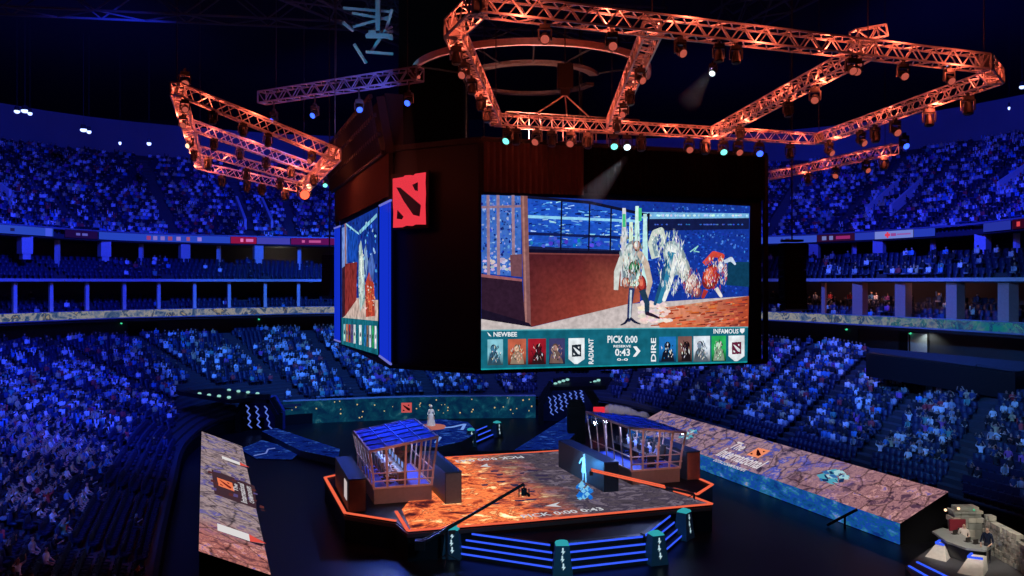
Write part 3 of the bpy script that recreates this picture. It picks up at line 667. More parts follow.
# crowd and blue bands at the back of the picture
for i in range(1100):
    x = 640+108*R(); y = 205+88*R(); c = random.choice([(20,50,155),(28,70,185),(14,34,115),(40,90,205),(18,46,140),(70,125,220)] if y > 232 or y < 212 else [(14,34,110), (24,60,170)]); blob(PM, m, x, y, .5+1.0*R(), .5+.8*R(), jig(c, 12), 1+.0008*i, 5)
w(m, [(640,212),(749,213.5),(749,218),(640,219)], lin((120,180,225)), 2); w(m, [(640,219),(749,218),(749,229),(640,231)], lin((18,26,70)), 2.1)
for i in range(40): x = 640+108*R(); blob(PM, m, x, 215.5, 1.5, 1.3, jig((190,225,245), 30), 2.2, 5)
for i in range(30): x = 645+100*R(); blob(PM, m, x, 224.5, 1.2, .8, jig((60,100,190), 30), 2.2, 5)
w(m, [(728,262),(749,262),(749,287),(726,285)], lin((14,60,90)), 2.3)
# window of the booth in the picture
w(m, [(527,196.5),(590,202),(648,217),(645,252),(585,254),(526,251)], lin((30,80,190)), 3)
for i in range(420):
    x = 527+118*R(); y = 198+52*R()
    c = random.choice([(20,55,150),(45,110,215),(100,170,235),(15,30,95),(170,215,245),(25,70,180)]); l = 1.5+6*R(); s = (R()-.5)*.5
    if y < 197+(x-527)*.17: continue
    w(m, [(x,y),(x+l,y+l*s),(x+l,y+l*s+.5+R()),(x,y+.6+R())], lin(jig(c, 12)), 3.1+.0012*i)
for y0, c in ((215, (140,205,240)), (232, (18,28,85)), (246, (24,30,70))):
    w(m, [(527,y0),(640,y0+5),(640,y0+7.5),(527,y0+3)], lin(c), 3.7)
for i in range(26): x = 529+100*R(); blob(PM, m, x, 238+8*R(), 1.4+1.5*R(), 2.2, jig((50,90,190), 40), 3.75, 6)
for x, y in ((561,199),(589,203),(610.5,207)): w(m, [(x,y),(x+1.6,y),(x+.4,253),(x-1.2,253)], lin((14,16,40)), 3.9)
w(m, [(527,195.6),(590,201),(649,214),(649,217),(589,204),(527,198.5)], lin((16,18,44)), 3.9); w(m, [(526,249),(645,252),(645,255.5),(526,253)], lin((14,14,40)), 3.9)
w(m, [(648,213),(650,213.4),(647,254),(645,254)], lin((16,18,44)), 3.9)
# red brown wall of the pictured booth
PM.grad(m, [(525,253),(580,254),(580,315.4),(531,327)], [(70,26,36),(84,30,36),(140,56,46),(112,44,42)], 4); PM.grad(m, [(580,254),(640,255),(640,302),(580,315.4)], [(84,30,36),(96,38,42),(175,88,66),(140,56,46)], 4); PM.grad(m, [(525,252.6),(640,254.6),(640,256),(525,254)], [(120,60,60)]*4, 4.3)
w(m, [(520.5,195.6),(527.5,196),(531,327),(524.5,324)], lin((128,84,86)), 4.4); w(m, [(522,195.7),(524,195.8),(527,325),(525.5,324)], lin((165,115,110)), 4.5)
# left window and dark lower wall
w(m, [(481.6,195),(521,196),(521,277),(481.6,273)], lin((60,105,190)), 4.1)
for i in range(260): x = 482+37*R(); y = 197+76*R(); blob(PM, m, x, y, .5+1.1*R(), .6+1.3*R(), jig(random.choice([(40,90,200),(110,150,215),(20,40,120),(150,170,215)]), 14), 4.15+.0004*i, 6)
for i in range(30): x = 484+33*R(); y = 258+14*R(); blob(PM, m, x, y, 2.4, 1.6, jig((190,180,205), 22), 4.27, 6)
for x in (486.5, 496.5, 511.5): w(m, [(x,195),(x+3,195),(x+3.6,275),(x+.6,275)], lin((150,120,140)), 4.4)
w(m, [(481.6,206),(521,205),(521,207.4),(481.6,208.5)], lin((140,110,130)), 4.42); w(m, [(510,255),(522,254),(522,277),(511,276)], lin((110,70,80)), 4.43)
w(m, [(481.4,274),(522,280),(525.5,325),(481.3,312)], lin((46,26,44)), 4.5); w(m, [(481.4,274),(522,279),(522,281.5),(481.4,277)], lin((150,90,95)), 4.55)
w(m, [(481.3,309),(529,323),(532,327),(481.3,322)], lin((26,18,38)), 4.6)
# pale ground and orange floor
w(m, [(481.2,319),(532,327),(628,304),(749,296),(748.2,327),(481.2,331)], lin((196,184,182)), 4.7)
PM.grad(m, [(652,309),(749,296),(748.2,327),(660,328)], [(226,150,118),(160,66,44),(176,66,40),(224,112,72)], 4.72)
for i in range(170):
    x = 650+98*R()**.85; y = 294+33*R(); c = random.choice([(205,80,44),(165,60,40),(220,118,74),(120,46,42),(205,150,125)])
    if y < 309-(x-652)*.13: continue
    l = min(3+7*R(), 747.5-x); w(m, [(x,y),(x+l,y-.8-.4*R()),(x+l,y+.5),(x,y+.9)], lin(jig(c, 12)), 4.75+.001*i)
for i in range(60): x = 640+30*R(); y = 302+20*R(); blob(PM, m, x, y, 4, 2, jig((235,215,205), 14), 4.95+.001*i, 6)
# indistinct bright figures: pale light columns and patches of costume colour
for x, t in ((624,208),(631,222),(637,206),(645,214)): w(m, [(x-1.6,t),(x+1.8,t),(x+3.6,286),(x-3.6,286)], lin(jig((205,228,228), 18)), 5.1)
for x, t in ((624,214),(640,208)): w(m, [(x-1.5,t),(x+1.6,t),(x+1.6,t+13),(x-1.5,t+13)], lin((70,190,130)), 5.15)
def streaks(cx, cy, rx, ry, n, pal, k, l0=1.5, l1=4.5, sl=.25):
    for i in range(n):
        a = R()*2*PI; q = math.sqrt(R()); x = cx+rx*q*math.cos(a); y = cy+ry*q*math.sin(a); l = l0+(l1-l0)*R(); d = (R()-.5)*2*sl+(x-cx)/rx*.25; b_ = .25+.35*R()
        w(m, [(x-b_,y),(x+d*l*.5,y-l),(x+b_,y),(x-d*l*.5,y+l)], lin(jig(random.choice(pal), 14)), k+.0006*i)
def ell(cx, cy, rx, ry, rot, col, k, n=16):
    c_, s_ = math.cos(rot), math.sin(rot); w(m, [(cx+rx*math.cos(a)*c_-ry*math.sin(a)*s_, cy+rx*math.cos(a)*s_+ry*math.sin(a)*c_) for a in [2*PI*i/n for i in range(n)]], lin(col), k)
def tone(cx, cy, rx, ry, rot, cols, k):
    for q, c in enumerate(cols): ell(cx-rx*.12*q, cy-ry*.10*q, rx*(1-.27*q), ry*(1-.27*q), rot, c, k+.02*q)
def limb(pts, c, k):
    for (x0, y0, r0), (x1, y1, r1) in zip(pts, pts[1:]):
        a = math.atan2(y1-y0, x1-x0)+PI/2; w(m, [(x0+r0*math.cos(a), y0+r0*math.sin(a)), (x1+r1*math.cos(a), y1+r1*math.sin(a)), (x1-r1*math.cos(a), y1-r1*math.sin(a)), (x0-r0*math.cos(a), y0-r0*math.sin(a))], lin(c), k); ell(x1, y1, r1, r1, 0, c, k+.001, 9)
WH = [(225,230,225),(190,202,205),(150,172,182),(240,242,238)]
# armoured figure with pale light columns behind
tone(631, 262, 9, 22, .1, [(120,140,150),(185,200,200),(222,230,224)], 5.2)
limb([(616,290,2.2),(617,272,3),(622,258,3),(630,250,3.2)], (205,210,205), 5.24); limb([(646,300,1.6),(650,282,2.6),(646,264,3),(640,254,3)], (196,176,160), 5.24)
tone(634, 268, 5.5, 7.5, .2, [(20,60,46),(40,112,76),(90,160,110)], 5.3); tone(626, 283, 4.5, 6, 0, [(120,64,56),(190,110,90),(225,190,170)], 5.32); tone(642, 284, 4.4, 9, -.1, [(110,30,36),(190,62,54),(225,120,95)], 5.33)
tone(637, 246, 4, 5.5, 0, [(110,60,56),(200,160,145),(235,225,215)], 5.34); streaks(631, 256, 13, 34, 170, WH+[(120,150,160),(90,150,130),(180,150,140)], 5.36); streaks(633, 272, 9, 16, 60, [(30,80,60),(150,60,52),(60,60,70),(200,120,100),(230,225,215)], 5.45, 1, 2.6, .8)
limb([(632,288,3),(630,304,2.4),(629,320,2)], (44,54,98), 5.5); limb([(642,290,3.2),(647,303,2.6),(647,313,2.2)], (34,58,82), 5.5); limb([(631,290,1),(630,318,.9)], (190,205,215), 5.53)
limb([(629,318,1.5),(625,323,1.1),(621,325,.6)], (24,28,58), 5.54); limb([(630,318,1.4),(635,322,1.2),(640,324,.6)], (24,28,58), 5.54); limb([(646,313,1.8),(652,315,1.6),(659,318,1)], (42,28,48), 5.54)
# tall pale robed figure with a curved plume
limb([(656,258,4.5),(652,244,4.2),(655,233,3.4),(661,230,2.8),(664,238,2.2),(661,247,1.6)], (200,212,200), 5.3); limb([(657,256,2.2),(654,244,2),(657,236,1.6)], (120,150,165), 5.34)
tone(675, 258, 11, 18, -.35, [(140,158,168),(200,210,210),(236,238,234)], 5.36); tone(683, 268, 7, 13, -.2, [(150,160,160),(205,210,205),(240,240,236)], 5.37)
limb([(672,252,4),(666,276,4.4),(659,300,4)], (46,128,164), 5.42); limb([(668,256,1.6),(662,280,1.8),(655,304,1.5)], (30,80,120), 5.44); limb([(676,254,2),(671,280,2.2),(664,300,1.8)], (236,240,236), 5.45)
streaks(672, 262, 14, 32, 240, WH+WH+[(100,130,150),(70,110,140)], 5.48, 1.5, 5, .6); streaks(658, 240, 6, 12, 50, WH+[(90,120,140)], 5.5, 1, 3, .7)
# crouching figures in red and white
tone(692, 284, 7, 10, .2, [(120,80,90),(196,170,165),(232,222,216)], 5.3); tone(697, 292, 5, 6, 0, [(90,60,90),(170,90,84),(225,150,130)], 5.34); streaks(692, 283, 9, 15, 130, [(225,215,205),(190,100,85),(110,100,150),(240,240,240),(150,60,56)], 5.36, 1, 3, .9)
tone(711, 277, 8.5, 13, .35, [(120,34,40),(196,62,48),(228,120,90)], 5.32); limb([(704,264,2.4),(714,254,3),(722,256,2.6),(720,264,2)], (205,70,56), 5.38); tone(722, 268, 5.5, 7, .3, [(70,80,150),(170,180,205),(232,236,240)], 5.4)
limb([(724,262,1.6),(731,259,2.2),(735,264,1)], (200,215,235), 5.44); limb([(716,288,2.2),(721,296,1.6)], (226,220,214), 5.42); limb([(706,290,2.4),(703,297,1.6)], (170,50,46), 5.42); streaks(715, 273, 12, 18, 170, [(225,200,190),(210,80,60),(180,50,46),(90,100,170),(240,235,230)], 5.46, 1, 3.2, .9)
limb([(690,252,.5),(698,246,.5),(694,251,.5),(699,252,.5)], (150,220,210), 5.3)
m.build('main_screen', scr_mat, cube, color=True)
main_scr = [o for o in bpy.data.objects if o.name == 'main_screen'][0]
# team strip under the picture
m = MB(); w(m, [(481.2,329.8),(748,326.5),(747.3,362.5),(481,370)], lin((20,98,118)), 6.2)
w(m, [(481.2,329.8),(748,326.5),(748,327.6),(481.2,331)], lin((90,170,180)), 6.25); w(m, [(481,368.6),(747.3,361.3),(747.3,362.5),(481,370)], lin((20,150,160)), 6.25)
lc = [(487.5,503,(130,190,205),(60,110,140)),(508,526,(190,95,70),(225,190,160)),(528,546,(150,25,40),(60,20,30)),(549,565,(60,60,105),(170,130,120))]
rc_ = [(659,676,(30,110,180),(15,25,50)),(678,692,(120,85,80),(30,20,30)),(693.5,710,(215,225,235),(120,140,160)),(711.5,726,(40,170,90),(200,235,200))]
for j, (a, b, c1, c2) in enumerate(lc+rc_):
    y0 = 339.5-(a-488)*.016; y1 = 365.3-(a-488)*.017
    w(m, [(a,y0),(b,y0-.3),(b,y1-.4),(a,y1)], lin(c1), 6.4); mx = (a+b)/2; my = (y0+y1)/2
    hw = (b-a)/2; dk_c = [int(q*.35) for q in c1]
    PM.grad(m, [(a,y0+14),(b,y0+14),(b,y1-.4),(a,y1)], [c1, c1, dk_c, dk_c], 6.42)
    sx = (j % 3-1)*1.6; w(m, [(mx-hw*.75+sx,y1-1),(mx-hw*.55+sx,my+3),(mx-2+sx,my-1),(mx+2+sx,my-1),(mx+hw*.6+sx,my+2),(mx+hw*.8,y1-1)], lin([int(q*.6+10) for q in c2]), 6.45)
    ell(mx+sx, my-4, 3.2, 4.0, 0, [int(q*.5) for q in c2], 6.47, 12); ell(mx+sx-.4, my-3.4, 2.3, 3.0, 0, c2, 6.48, 12)
    streaks(mx, my+1, hw*.72, 9, 46, [c1, c2, c2, (24,20,34), (225,222,220)], 6.5, .8, 2.4, .9)
for a, b in ((568.5,584.5),(728.5,744.5)):
    y0 = 338.3-(a-568)*.016; y1 = 364-(a-568)*.018
    w(m, [(a,y0),(b,y0-.3),(b,y1-5),(a+9,y1),(a+6,y1),(a,y1-5)], lin((225,232,236)), 6.4)
    o = PM.pt(a+3.2, y0+6, .085); emblem(m, o, PM.pt(b-3.4, y0+6, .085)-o, PM.pt(a+3.2, y0+18.5, .085)-o, PM.n, 0, 0, lin((30,40,52)) if a < 600 else lin((100,30,60)), lin((225,232,236)))
m.build('team_strip', attr_emit('strip_picture', 1.0, .22, 2.5), cube, color=True)
def T(*a):
    m = MB(); PM.text(m, *a); tag(m.build('caption', M['white'], main_scr), 'white lettering %s on the teal strip' % a[0])
T('NEWBEE', 493.5, 336.6, 517, 332.0, 8); T('PICK 0:00', 607.5, 343, 637.5, 335.6, 8); T('0:43', 615, 356, 630, 348.6, 8); T('RESERVE', 613.5, 347.4, 631, 345.0, 8)
T('0-0', 617, 360.8, 628, 358.2, 8); T('INFAMOUS', 713.5, 333.6, 738.5, 328.8, 8)
m = MB()
for pts in ([(633,346.5),(636.5,346.2),(640.5,351),(636,356.5),(632.8,356.7),(636.6,351.4)], [(740,328.6),(744.6,328.4),(744.4,331.6),(742.2,333.6),(740,331.6)], [(487,332),(489.6,334),(491.5,336.6),(489,335.8)]): m = MB(); PM.poly(m, pts, None, 8); m.build('white_mark', M['white'], main_scr)
def vtext(st, x0, x1, yb, yt):
    m = MB(); a = PM.pt(x1, yb, .1); b = PM.pt(x1, yt, .1); c = PM.pt(x0, yb, .1); put_text(m, st, a, b-a, c-a); tag(m.build('caption', M['white'], main_scr), 'white upright lettering on the teal strip')
vtext('RADIANT', 588.5, 593.5, 364, 338.6); vtext('DIRE', 651, 656, 361.5, 338)

# left screen, foreshortened
m = MB(); w = PL.poly
w(m, [(341.5,225.5),(378,207),(378,355),(341.5,344)], lin((20,50,140)), 0)
for i in range(160): x = 343+34*R(); y = 222+80*R(); y = max(y, 228-(x-342)*.5); blob(PL, m, x, y, .5+.7*R(), 1+1.6*R(), jig(random.choice([(20,60,170),(60,130,220),(12,26,90),(150,200,240)]), 16), 1+.002*i, 5)
w(m, [(342,228),(347,226),(347.5,268),(342,268)], lin((110,140,205)), 2); w(m, [(344.6,224),(346,223),(346.6,300),(345,300)], lin((150,110,120)), 2.1)
w(m, [(347,229),(358,233),(358,262),(347,262)], lin((22,70,170)), 2.1); w(m, [(346,223),(359,233),(359,235),(346,225)], lin((140,200,220)), 2.2); w(m, [(359,231),(377,213),(377,217),(360,234)], lin((130,190,215)), 2.2)
w(m, [(345,264),(357,262),(356.5,300),(345,316)], lin((128,44,44)), 2.4); w(m, [(342,268),(345,266),(345,316),(342,318)], lin((54,26,40)), 2.4)
w(m, [(342,318),(356,298),(378,300),(378,322),(342,318.5)], lin((195,170,160)), 2.3); w(m, [(342,316),(378,318),(378,321),(342,319)], lin((190,175,165)), 2.35)
for pts, c in (([(359,246),(361,240),(364,262),(365,300),(360,312),(358.5,290)], (165,190,190)), ([(360.5,256),(362.5,250),(363.5,280),(362,304),(360.5,296)], (225,232,222)), ([(365,284),(369,272),(374,284),(375,316),(366,317)], (170,62,46)), ([(367,292),(370,286),(373,296),(372,312),(368,312)], (214,96,66)), ([(368,262),(372,252),(375,266),(373,282),(369,280)], (70,100,175)), ([(364,250),(366,244),(368,262),(366,280)], (120,150,190))):
    w(m, pts, lin(c), 2.5)
splat(PL, m, 362, 282, 3.5, 32, 40, [(230,235,225),(170,190,190),(110,140,150)], .4, .8, 2.6); splat(PL, m, 370, 300, 5, 16, 40, [(205,90,65),(225,150,110),(150,60,50),(225,200,190)], .4, .9, 2.7)
w(m, [(341.5,317.5),(378,321),(378,355),(341.5,344)], lin((22,100,118)), 3.2)
for x0, c in ((343.4,(140,190,200)),(346,(200,120,90)),(348.6,(150,40,45)),(351,(80,70,110)),(353.6,(225,230,235)),(359,(200,215,220)),(364,(40,110,170)),(366.6,(120,90,80)),(369.2,(215,225,230)),(372,(50,170,100)),(374.6,(215,220,230))):
    ww = 1.9 if x0 != 359 else 2.6; y0 = 324+(x0-343)*.06; y1 = 341+(x0-343)*.24
    w(m, [(x0,y0),(x0+ww,y0),(x0+ww,y1),(x0,y1)], lin(c), 3.4); blob(PL, m, x0+ww/2, (y0+y1)/2, ww*.3, 3, jig((40,40,60), 20), 3.6, 6); blob(PL, m, x0+ww/2, (y0+y1)/2+4, ww*.3, 3, jig(c, 60), 3.62, 6)
m.build('side_screen', scr2, cube, color=True)
for nm, a, b in (('side_panel', [(334.3,228.5),(340.2,226.3),(340.2,341.5),(334.3,339.5)], 1), ('side_panel', [(379.5,206),(391,200.5),(391,364),(379.5,355.5)], 1)):
    m = MB(); PL.poly(m, a, None, 1); m.build(nm, M['sideblue'], cube)
m = MB()
for a, b in (((334.3,228.3),(340.2,226.1)), ((379.5,205.8),(391,200.2)), ((334.3,339.7),(340.2,341.7)), ((379.5,355.7),(391,364.2))): m.bar(PL.pt(*a, .04), PL.pt(*b, .04), .09)
m.build('panel_edge', emit('pale_violet_edge', lin((120,125,225)), .8), cube)
# emblem on the chamfer face
cd = (M0-L1).normalized(); cn = Vector((cd.y, -cd.x, 0)); cn = cn if cn.y < 0 else -cn
PC = Plane(L1, M0, cn); o = PC.pt(393, 176, .15); m = MB()
ex = PC.pt(426.2, 175.0, .15)-o; ex.z = .05; ey = Vector((0, 0, PC.pt(393, 228, .15).z-o.z))
m.fbox(o-cn*.14-ex*.06-ey*.04, ex*1.12, ey*1.08, cn*.12, 2)
m2_ = [M['red'], M['slash'], M['black']]; emblem(m, o, ex, ey, cn, 0, 1); tag(m.build('emblem_panel', m2_, cube), 'red ragged square emblem with dark diagonal slash')
# line arrays
def line_array(top, n, w, h, cur, rz, lab, cable_z=41.8):
    r = thing('line_array', top, lab, 'loudspeaker'); p = Vector(top); a = 0.0; fw_ = Vector((math.sin(rz), -math.cos(rz), 0))
    m = MB(); m.box(p+UZ*.12, (w*.8, .7, .12), 0, rz); m.tube(p+UZ*.15, Vector((p.x, p.y, cable_z)), .045, n=6); m.build('fly_frame', M['dark'], r)
    for i in range(n):
        m = MB(); rot = Matrix.Rotation(rz, 4, 'Z') @ Matrix.Rotation(a, 4, 'X'); c = p+rot @ Vector((0, 0, -h/2))
        m.M = Matrix.Translation(c) @ rot
        m.box((0, 0, 0), (w, .75, h*.94)); m.box((0, -.39, 0), (w*.9, .05, h*.7)); m.box((-w*.3, -.41, 0), (w*.25, .04, h*.55)); m.box((w*.3, -.41, 0), (w*.25, .04, h*.55))
        m.build('cabinet', M['black'], r); p = p+rot @ Vector((0, 0, -h)); a -= cur*(i/n)
line_array(tuple(P(792, 243, 46)), 10, 1.25, .37, .05, .15, 'dark curved line array hanging at the right of the main screen')
line_array(tuple(P(329.5, 255, 60)), 9, .8, .34, .10, -.3, 'dark ribbed line array hanging at the left of the side screen')

# ================================================================ PEOPLE
def grow(name, pts, edges, faces_fn, extra=None):
    """one continuous skinned body from a joint skeleton; pts: name -> (x, y, z, radius)"""
    keys = list(pts); idx = {k: i for i, k in enumerate(keys)}
    me = bpy.data.meshes.new(name); me.from_pydata([pts[k][:3] for k in keys], [(idx[a], idx[b]) for a, b in edges], [])
    ob = bpy.data.objects.new(name, me); C.objects.link(ob)
    ob.modifiers.new('s', 'SKIN'); sub = ob.modifiers.new('u', 'SUBSURF'); sub.levels = 1; sub.render_levels = 1
    for i, k in enumerate(keys):
        r = pts[k][3]; r = r if isinstance(r, tuple) else (r, r)
        me.skin_vertices[0].data[i].radius = r; me.skin_vertices[0].data[i].use_root = (k == 'hip')
    bpy.context.view_layer.update()
    dg = bpy.context.evaluated_depsgraph_get(); ev = ob.evaluated_get(dg); em = ev.to_mesh()
    vs = [v.co.copy() for v in em.vertices]; fs = [list(p.vertices) for p in em.polygons]
    ev.to_mesh_clear(); bpy.data.objects.remove(ob); bpy.data.meshes.remove(me)
    mi = [faces_fn(sum((vs[i] for i in f), Vector())/len(f)) for f in fs]
    for c, r, k in (extra or []):
        b = MB(); b.ball(c, r, 0, 6, 4); o = len(vs); vs += b.v; fs += [[o+i for i in f] for f in b.f]; mi += [k]*len(b.f)
    out = bpy.data.meshes.new(name); out.from_pydata(vs, [], fs)
    for mm in (M['skin'], M['shirt'], M['trouser'], M['hair']): out.materials.append(mm)
    out.polygons.foreach_set('material_index', mi); out.polygons.foreach_set('use_smooth', [True]*len(fs)); return out
def body(name, sit=True, handL=(-.13, -.28, .62), handR=(.13, -.28, .62), elL=(-.25, -.02, .74), elR=(.25, -.02, .74), lean=0.0, stride=0.0, turn=0.0, female=False):
    h = .5 if sit else .92; ly = lean
    p = {'hip': (0, 0, h, (.15, .11)), 'waist': (0, .03-ly*.3, h+.2, (.13, .10)), 'chest': (0, .03-ly*.7, h+.4, (.16, .115)), 'neck': (0, .02-ly, h+.56, .055), 'skull': (turn*.02, -.0-ly, h+.70, (.078, .095)), 'crown': (turn*.02, .01-ly, h+.80, (.07, .085)),
         'nose': (turn*.05, -.105-ly, h+.69, .014)}
    e = [('hip', 'waist'), ('waist', 'chest'), ('chest', 'neck'), ('neck', 'skull'), ('skull', 'crown'), ('skull', 'nose')]
    for s, n, el, ha in ((-1, 'L', elL, handL), (1, 'R', elR, handR)):
        dz = 0 if sit else .42
        el = Vector(el)+UZ*dz; ha = Vector(ha)+UZ*dz
        p['sh'+n] = (s*.18, .03-ly*.85, h+.47, .065); p['el'+n] = (*el, .045); p['wr'+n] = (*ha, .03); d = (ha-el).normalized()
        pa = ha+d*.07; p['pa'+n] = (*pa, (.035, .02)); e += [('chest', 'sh'+n), ('sh'+n, 'el'+n), ('el'+n, 'wr'+n), ('wr'+n, 'pa'+n)]
        a = d.cross(Vector((0, 1, 0)) if abs(d.y) < .8 else UZ).normalized()
        for j, ln_ in enumerate((.085, .095, .088, .07)):
            q = pa+d*ln_+a*(j-1.5)*.022+Vector((0, 0, -.012*j)); p['f%d%s' % (j, n)] = (*q, .009); e.append(('pa'+n, 'f%d%s' % (j, n)))
        q = ha+d*.07-a*.055*s; p['th'+n] = (*q, .010); e.append(('wr'+n, 'th'+n))
        if sit:
            p['kn'+n] = (s*.13, -.44, .50, .065); p['an'+n] = (s*.13, -.42+.05*s*stride, .09, .04); p['to'+n] = (s*.14, -.58, .04, .035)
            p['lg'+n] = (s*.09, -.06, .5, .09); e += [('hip', 'lg'+n), ('lg'+n, 'kn'+n), ('kn'+n, 'an'+n), ('an'+n, 'to'+n)]
        else:
            st = s*stride; p['lg'+n] = (s*.095, 0, .84, .09); p['kn'+n] = (s*.11, -st*.5-.02, .48, .06); p['an'+n] = (s*.12, -st+.03, .09, .04); p['to'+n] = (s*.14, -st-.13, .04, .035)
            e += [('hip', 'lg'+n), ('lg'+n, 'kn'+n), ('kn'+n, 'an'+n), ('an'+n, 'to'+n)]
    hz = h+.75; H = Vector((0, .0-ly, h+.70))
    def fn(c):
        hd = c-H
        if c.z > h+.60 and hd.length < .2: return 3 if (hd.z > .07 or hd.y > .035) else 0
        if c.z > h+.53 and abs(c.x) < .09: return 0
        for n in 'LR':
            w = Vector(p['wr'+n][:3]); l = Vector(p['el'+n][:3])
            if (c-w).length < .08 or (c-Vector(p['pa'+n][:3])).length < .12 or ((c-l).length > .13 and (c-w).length < .2 and abs(c.x) > .06 and c.z > h+.05): return 0
        return 2 if c.z < h+.07 else 1
    ex = [((s*.03, -.088-ly, h+.715), .011, 3) for s in (-1, 1)]+[((0, -.088-ly, h+.645), (.022, .008, .006), 3)]+[((s*.08, .01-ly, h+.70), (.012, .02, .03), 0) for s in (-1, 1)]
    return grow(name, p, e, fn, ex)
BODY = {'lap': body('seated_body'), 'lean': body('leaning_body', lean=.16, handL=(-.1, -.4, .66), handR=(.1, -.4, .66), elL=(-.2, -.2, .72), elR=(.2, -.2, .72)),
        'cheer': body('cheering_body', handL=(-.25, -.12, 1.3), handR=(.2, -.2, 1.35), elL=(-.36, .0, 1.05), elR=(.33, -.1, 1.08)),
        'phone': body('phone_holding_body', handL=(-.08, -.33, .9), handR=(.08, -.33, .9), elL=(-.22, -.12, .78), elR=(.22, -.12, .78), lean=.05),
        'type': body('typing_body', handL=(-.16, -.42, .76), handR=(.16, -.42, .76), elL=(-.25, -.12, .76), elR=(.25, -.12, .76), lean=.1),
        'stand': body('standing_body', sit=False, handL=(-.26, -.08, .36), handR=(.26, -.08, .36), elL=(-.27, .04, .62), elR=(.27, .04, .62), stride=.08),
        'desk': body('desk_standing_body', sit=False, handL=(-.18, -.42, .5), handR=(.16, -.40, .52), elL=(-.27, -.1, .62), elR=(.27, -.1, .62), stride=.06, lean=.05),
        'pose': body('posing_body', sit=False, handL=(-.2, -.35, .85), handR=(.42, -.2, .9), elL=(-.3, -.08, .68), elR=(.32, .0, .70), stride=.2)}
def person(pose, p, rz, col, label, group=None, k=1.0):
    o = bpy.data.objects.new('person', BODY[pose]); C.objects.link(o); o.location = p; o.rotation_euler = (0, 0, rz); o.scale = (k, k, k); o.color = (*col, 1)
    return tag(o, label, 'person', group)

# ================================================================ STAGE
Z = 1.5
stage = thing('stage', (1.5, 50, 0), 'raised dark main stage with a glowing LED floor and orange edge lights', 'stage')
def g2(pts, z=Z): return [G(x, y, z) for x, y in pts]
outl = g2([(325,478),(345,513.5),(396,521.5),(408,531.5),(512,523),(712,504.5),(693,497),(700,494.5),(712.5,485),(700,479.5)])
poly = [(p.x, p.y) for p in outl]+[(9.0, 63.5), (-9.5, 61.5)]
m = MB(); m.prism(poly, 0, Z-.02); m.build('deck', M['black'], stage)
ledp = g2([(402,509.8),(411,529.5),(512,521.2),(708,503.8),(690,497.6),(594,471.5),(559.5,451.5),(443,458.3)])
m = MB(); m.prism([(p.x, p.y) for p in ledp], Z-.02, Z+.03)
floor_led = led('stage_floor_led', [(0,(24,8,14)),(.39,(62,22,26)),(.46,(165,68,42)),(.51,(230,118,64)),(.55,(140,58,38)),(.6,(248,175,112)),(.67,(255,228,180)),(1,(255,240,210))], .62, 1.65, .8, stretch=(1,1.3,1), rot=.3, detail=9,
    stops2=[(0,(16,14,24)),(.36,(34,30,42)),(.45,(66,58,66)),(.52,(44,38,54)),(.58,(92,82,92)),(.66,(50,46,76)),(1,(150,140,150))], split=((.955,.297,0), -.6, 4.2, 5))
lf = m.build('led_floor', floor_led, stage)
m = MB()
fl = lambda px, py, z=Z+.04: G(px, py, z)
def ftext(st, a, b, h, dirn=1):
    a = fl(*a); b = fl(*b); e = b-a; up = Vector((-e.y, e.x, 0)).normalized()*h*dirn
    put_text(m, st, a, e, up)
ftext('PICK 0:00 0:43', (523.5, 518), (605, 510), .62)
ftext('PICK 0:00 0:43', (521, 455.6), (454, 460.3), .8)
m.add([fl(545,506), fl(560,502), fl(556,505), fl(562,507)], [(0,1,2,3)]); m.add([fl(480,466.5), fl(487,463.5), fl(488,466), fl(492,467)], [(0,1,2,3)])
paint(lf, m, emit('floor_caption', lin((205, 205, 212)), .95))
m = MB()
# blue and cyan slivers paint the figure's reflection; violet ones are floor picture
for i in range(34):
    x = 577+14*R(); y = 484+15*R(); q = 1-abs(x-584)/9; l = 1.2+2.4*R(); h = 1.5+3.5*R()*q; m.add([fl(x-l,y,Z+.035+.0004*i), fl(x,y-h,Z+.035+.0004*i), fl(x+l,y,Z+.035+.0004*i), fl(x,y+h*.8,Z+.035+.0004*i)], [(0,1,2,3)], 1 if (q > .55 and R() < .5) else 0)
for i in range(14):
    x = 480+60*R(); y = 468+38*R(); l = 5+14*R(); m.add([fl(x,y,Z+.035), fl(x+l,y-.5,Z+.035), fl(x+l*.8,y+1.2,Z+.035), fl(x+l*.2,y+1.5,Z+.035)], [(0,1,2,3)], 2)
paint(lf, m, [led('floor_reflection_blue', [(0,(10,60,170)),(.5,(20,110,215)),(1,(110,220,250))], 1.4, .9), led('floor_reflection_cyan', [(0,(30,150,230)),(1,(170,240,255))], 2, .9), emit('floor_violet', lin((62, 52, 86)), .7)])
def strip(m, pts, z, w=.16, h=.06):
    for a, b in zip(pts, pts[1:]): m.bar(Vector((a[0], a[1], z)), Vector((b[0], b[1], z)), w, h)
for pts in ([(325,478),(345,513.5),(396,521.5)], [(396,512),(408,531.5),(512,523),(712,504.5),(693,497.5),(674,491.5)], [(673,489),(697,495),(712.5,485),(700,479.5)], [(443,458),(512,454),(559,451)], [(325,478),(336,475.5)]):
    m = MB(); strip(m, [tuple(p)[:2] for p in g2(pts)], Z+.04, .17 if pts[0][0] != 443 else .1); m.build('edge_light', M['orange'], stage)
m = MB(); strip(m, [tuple(p)[:2] for p in g2([(325,479.5),(345,515),(396,523),(408,533),(512,524.5),(712,506)], Z)], Z-.14, .06, .2); m.build('fascia_trim', mat('fascia_brown', (.12, .04, .03), .6), stage)

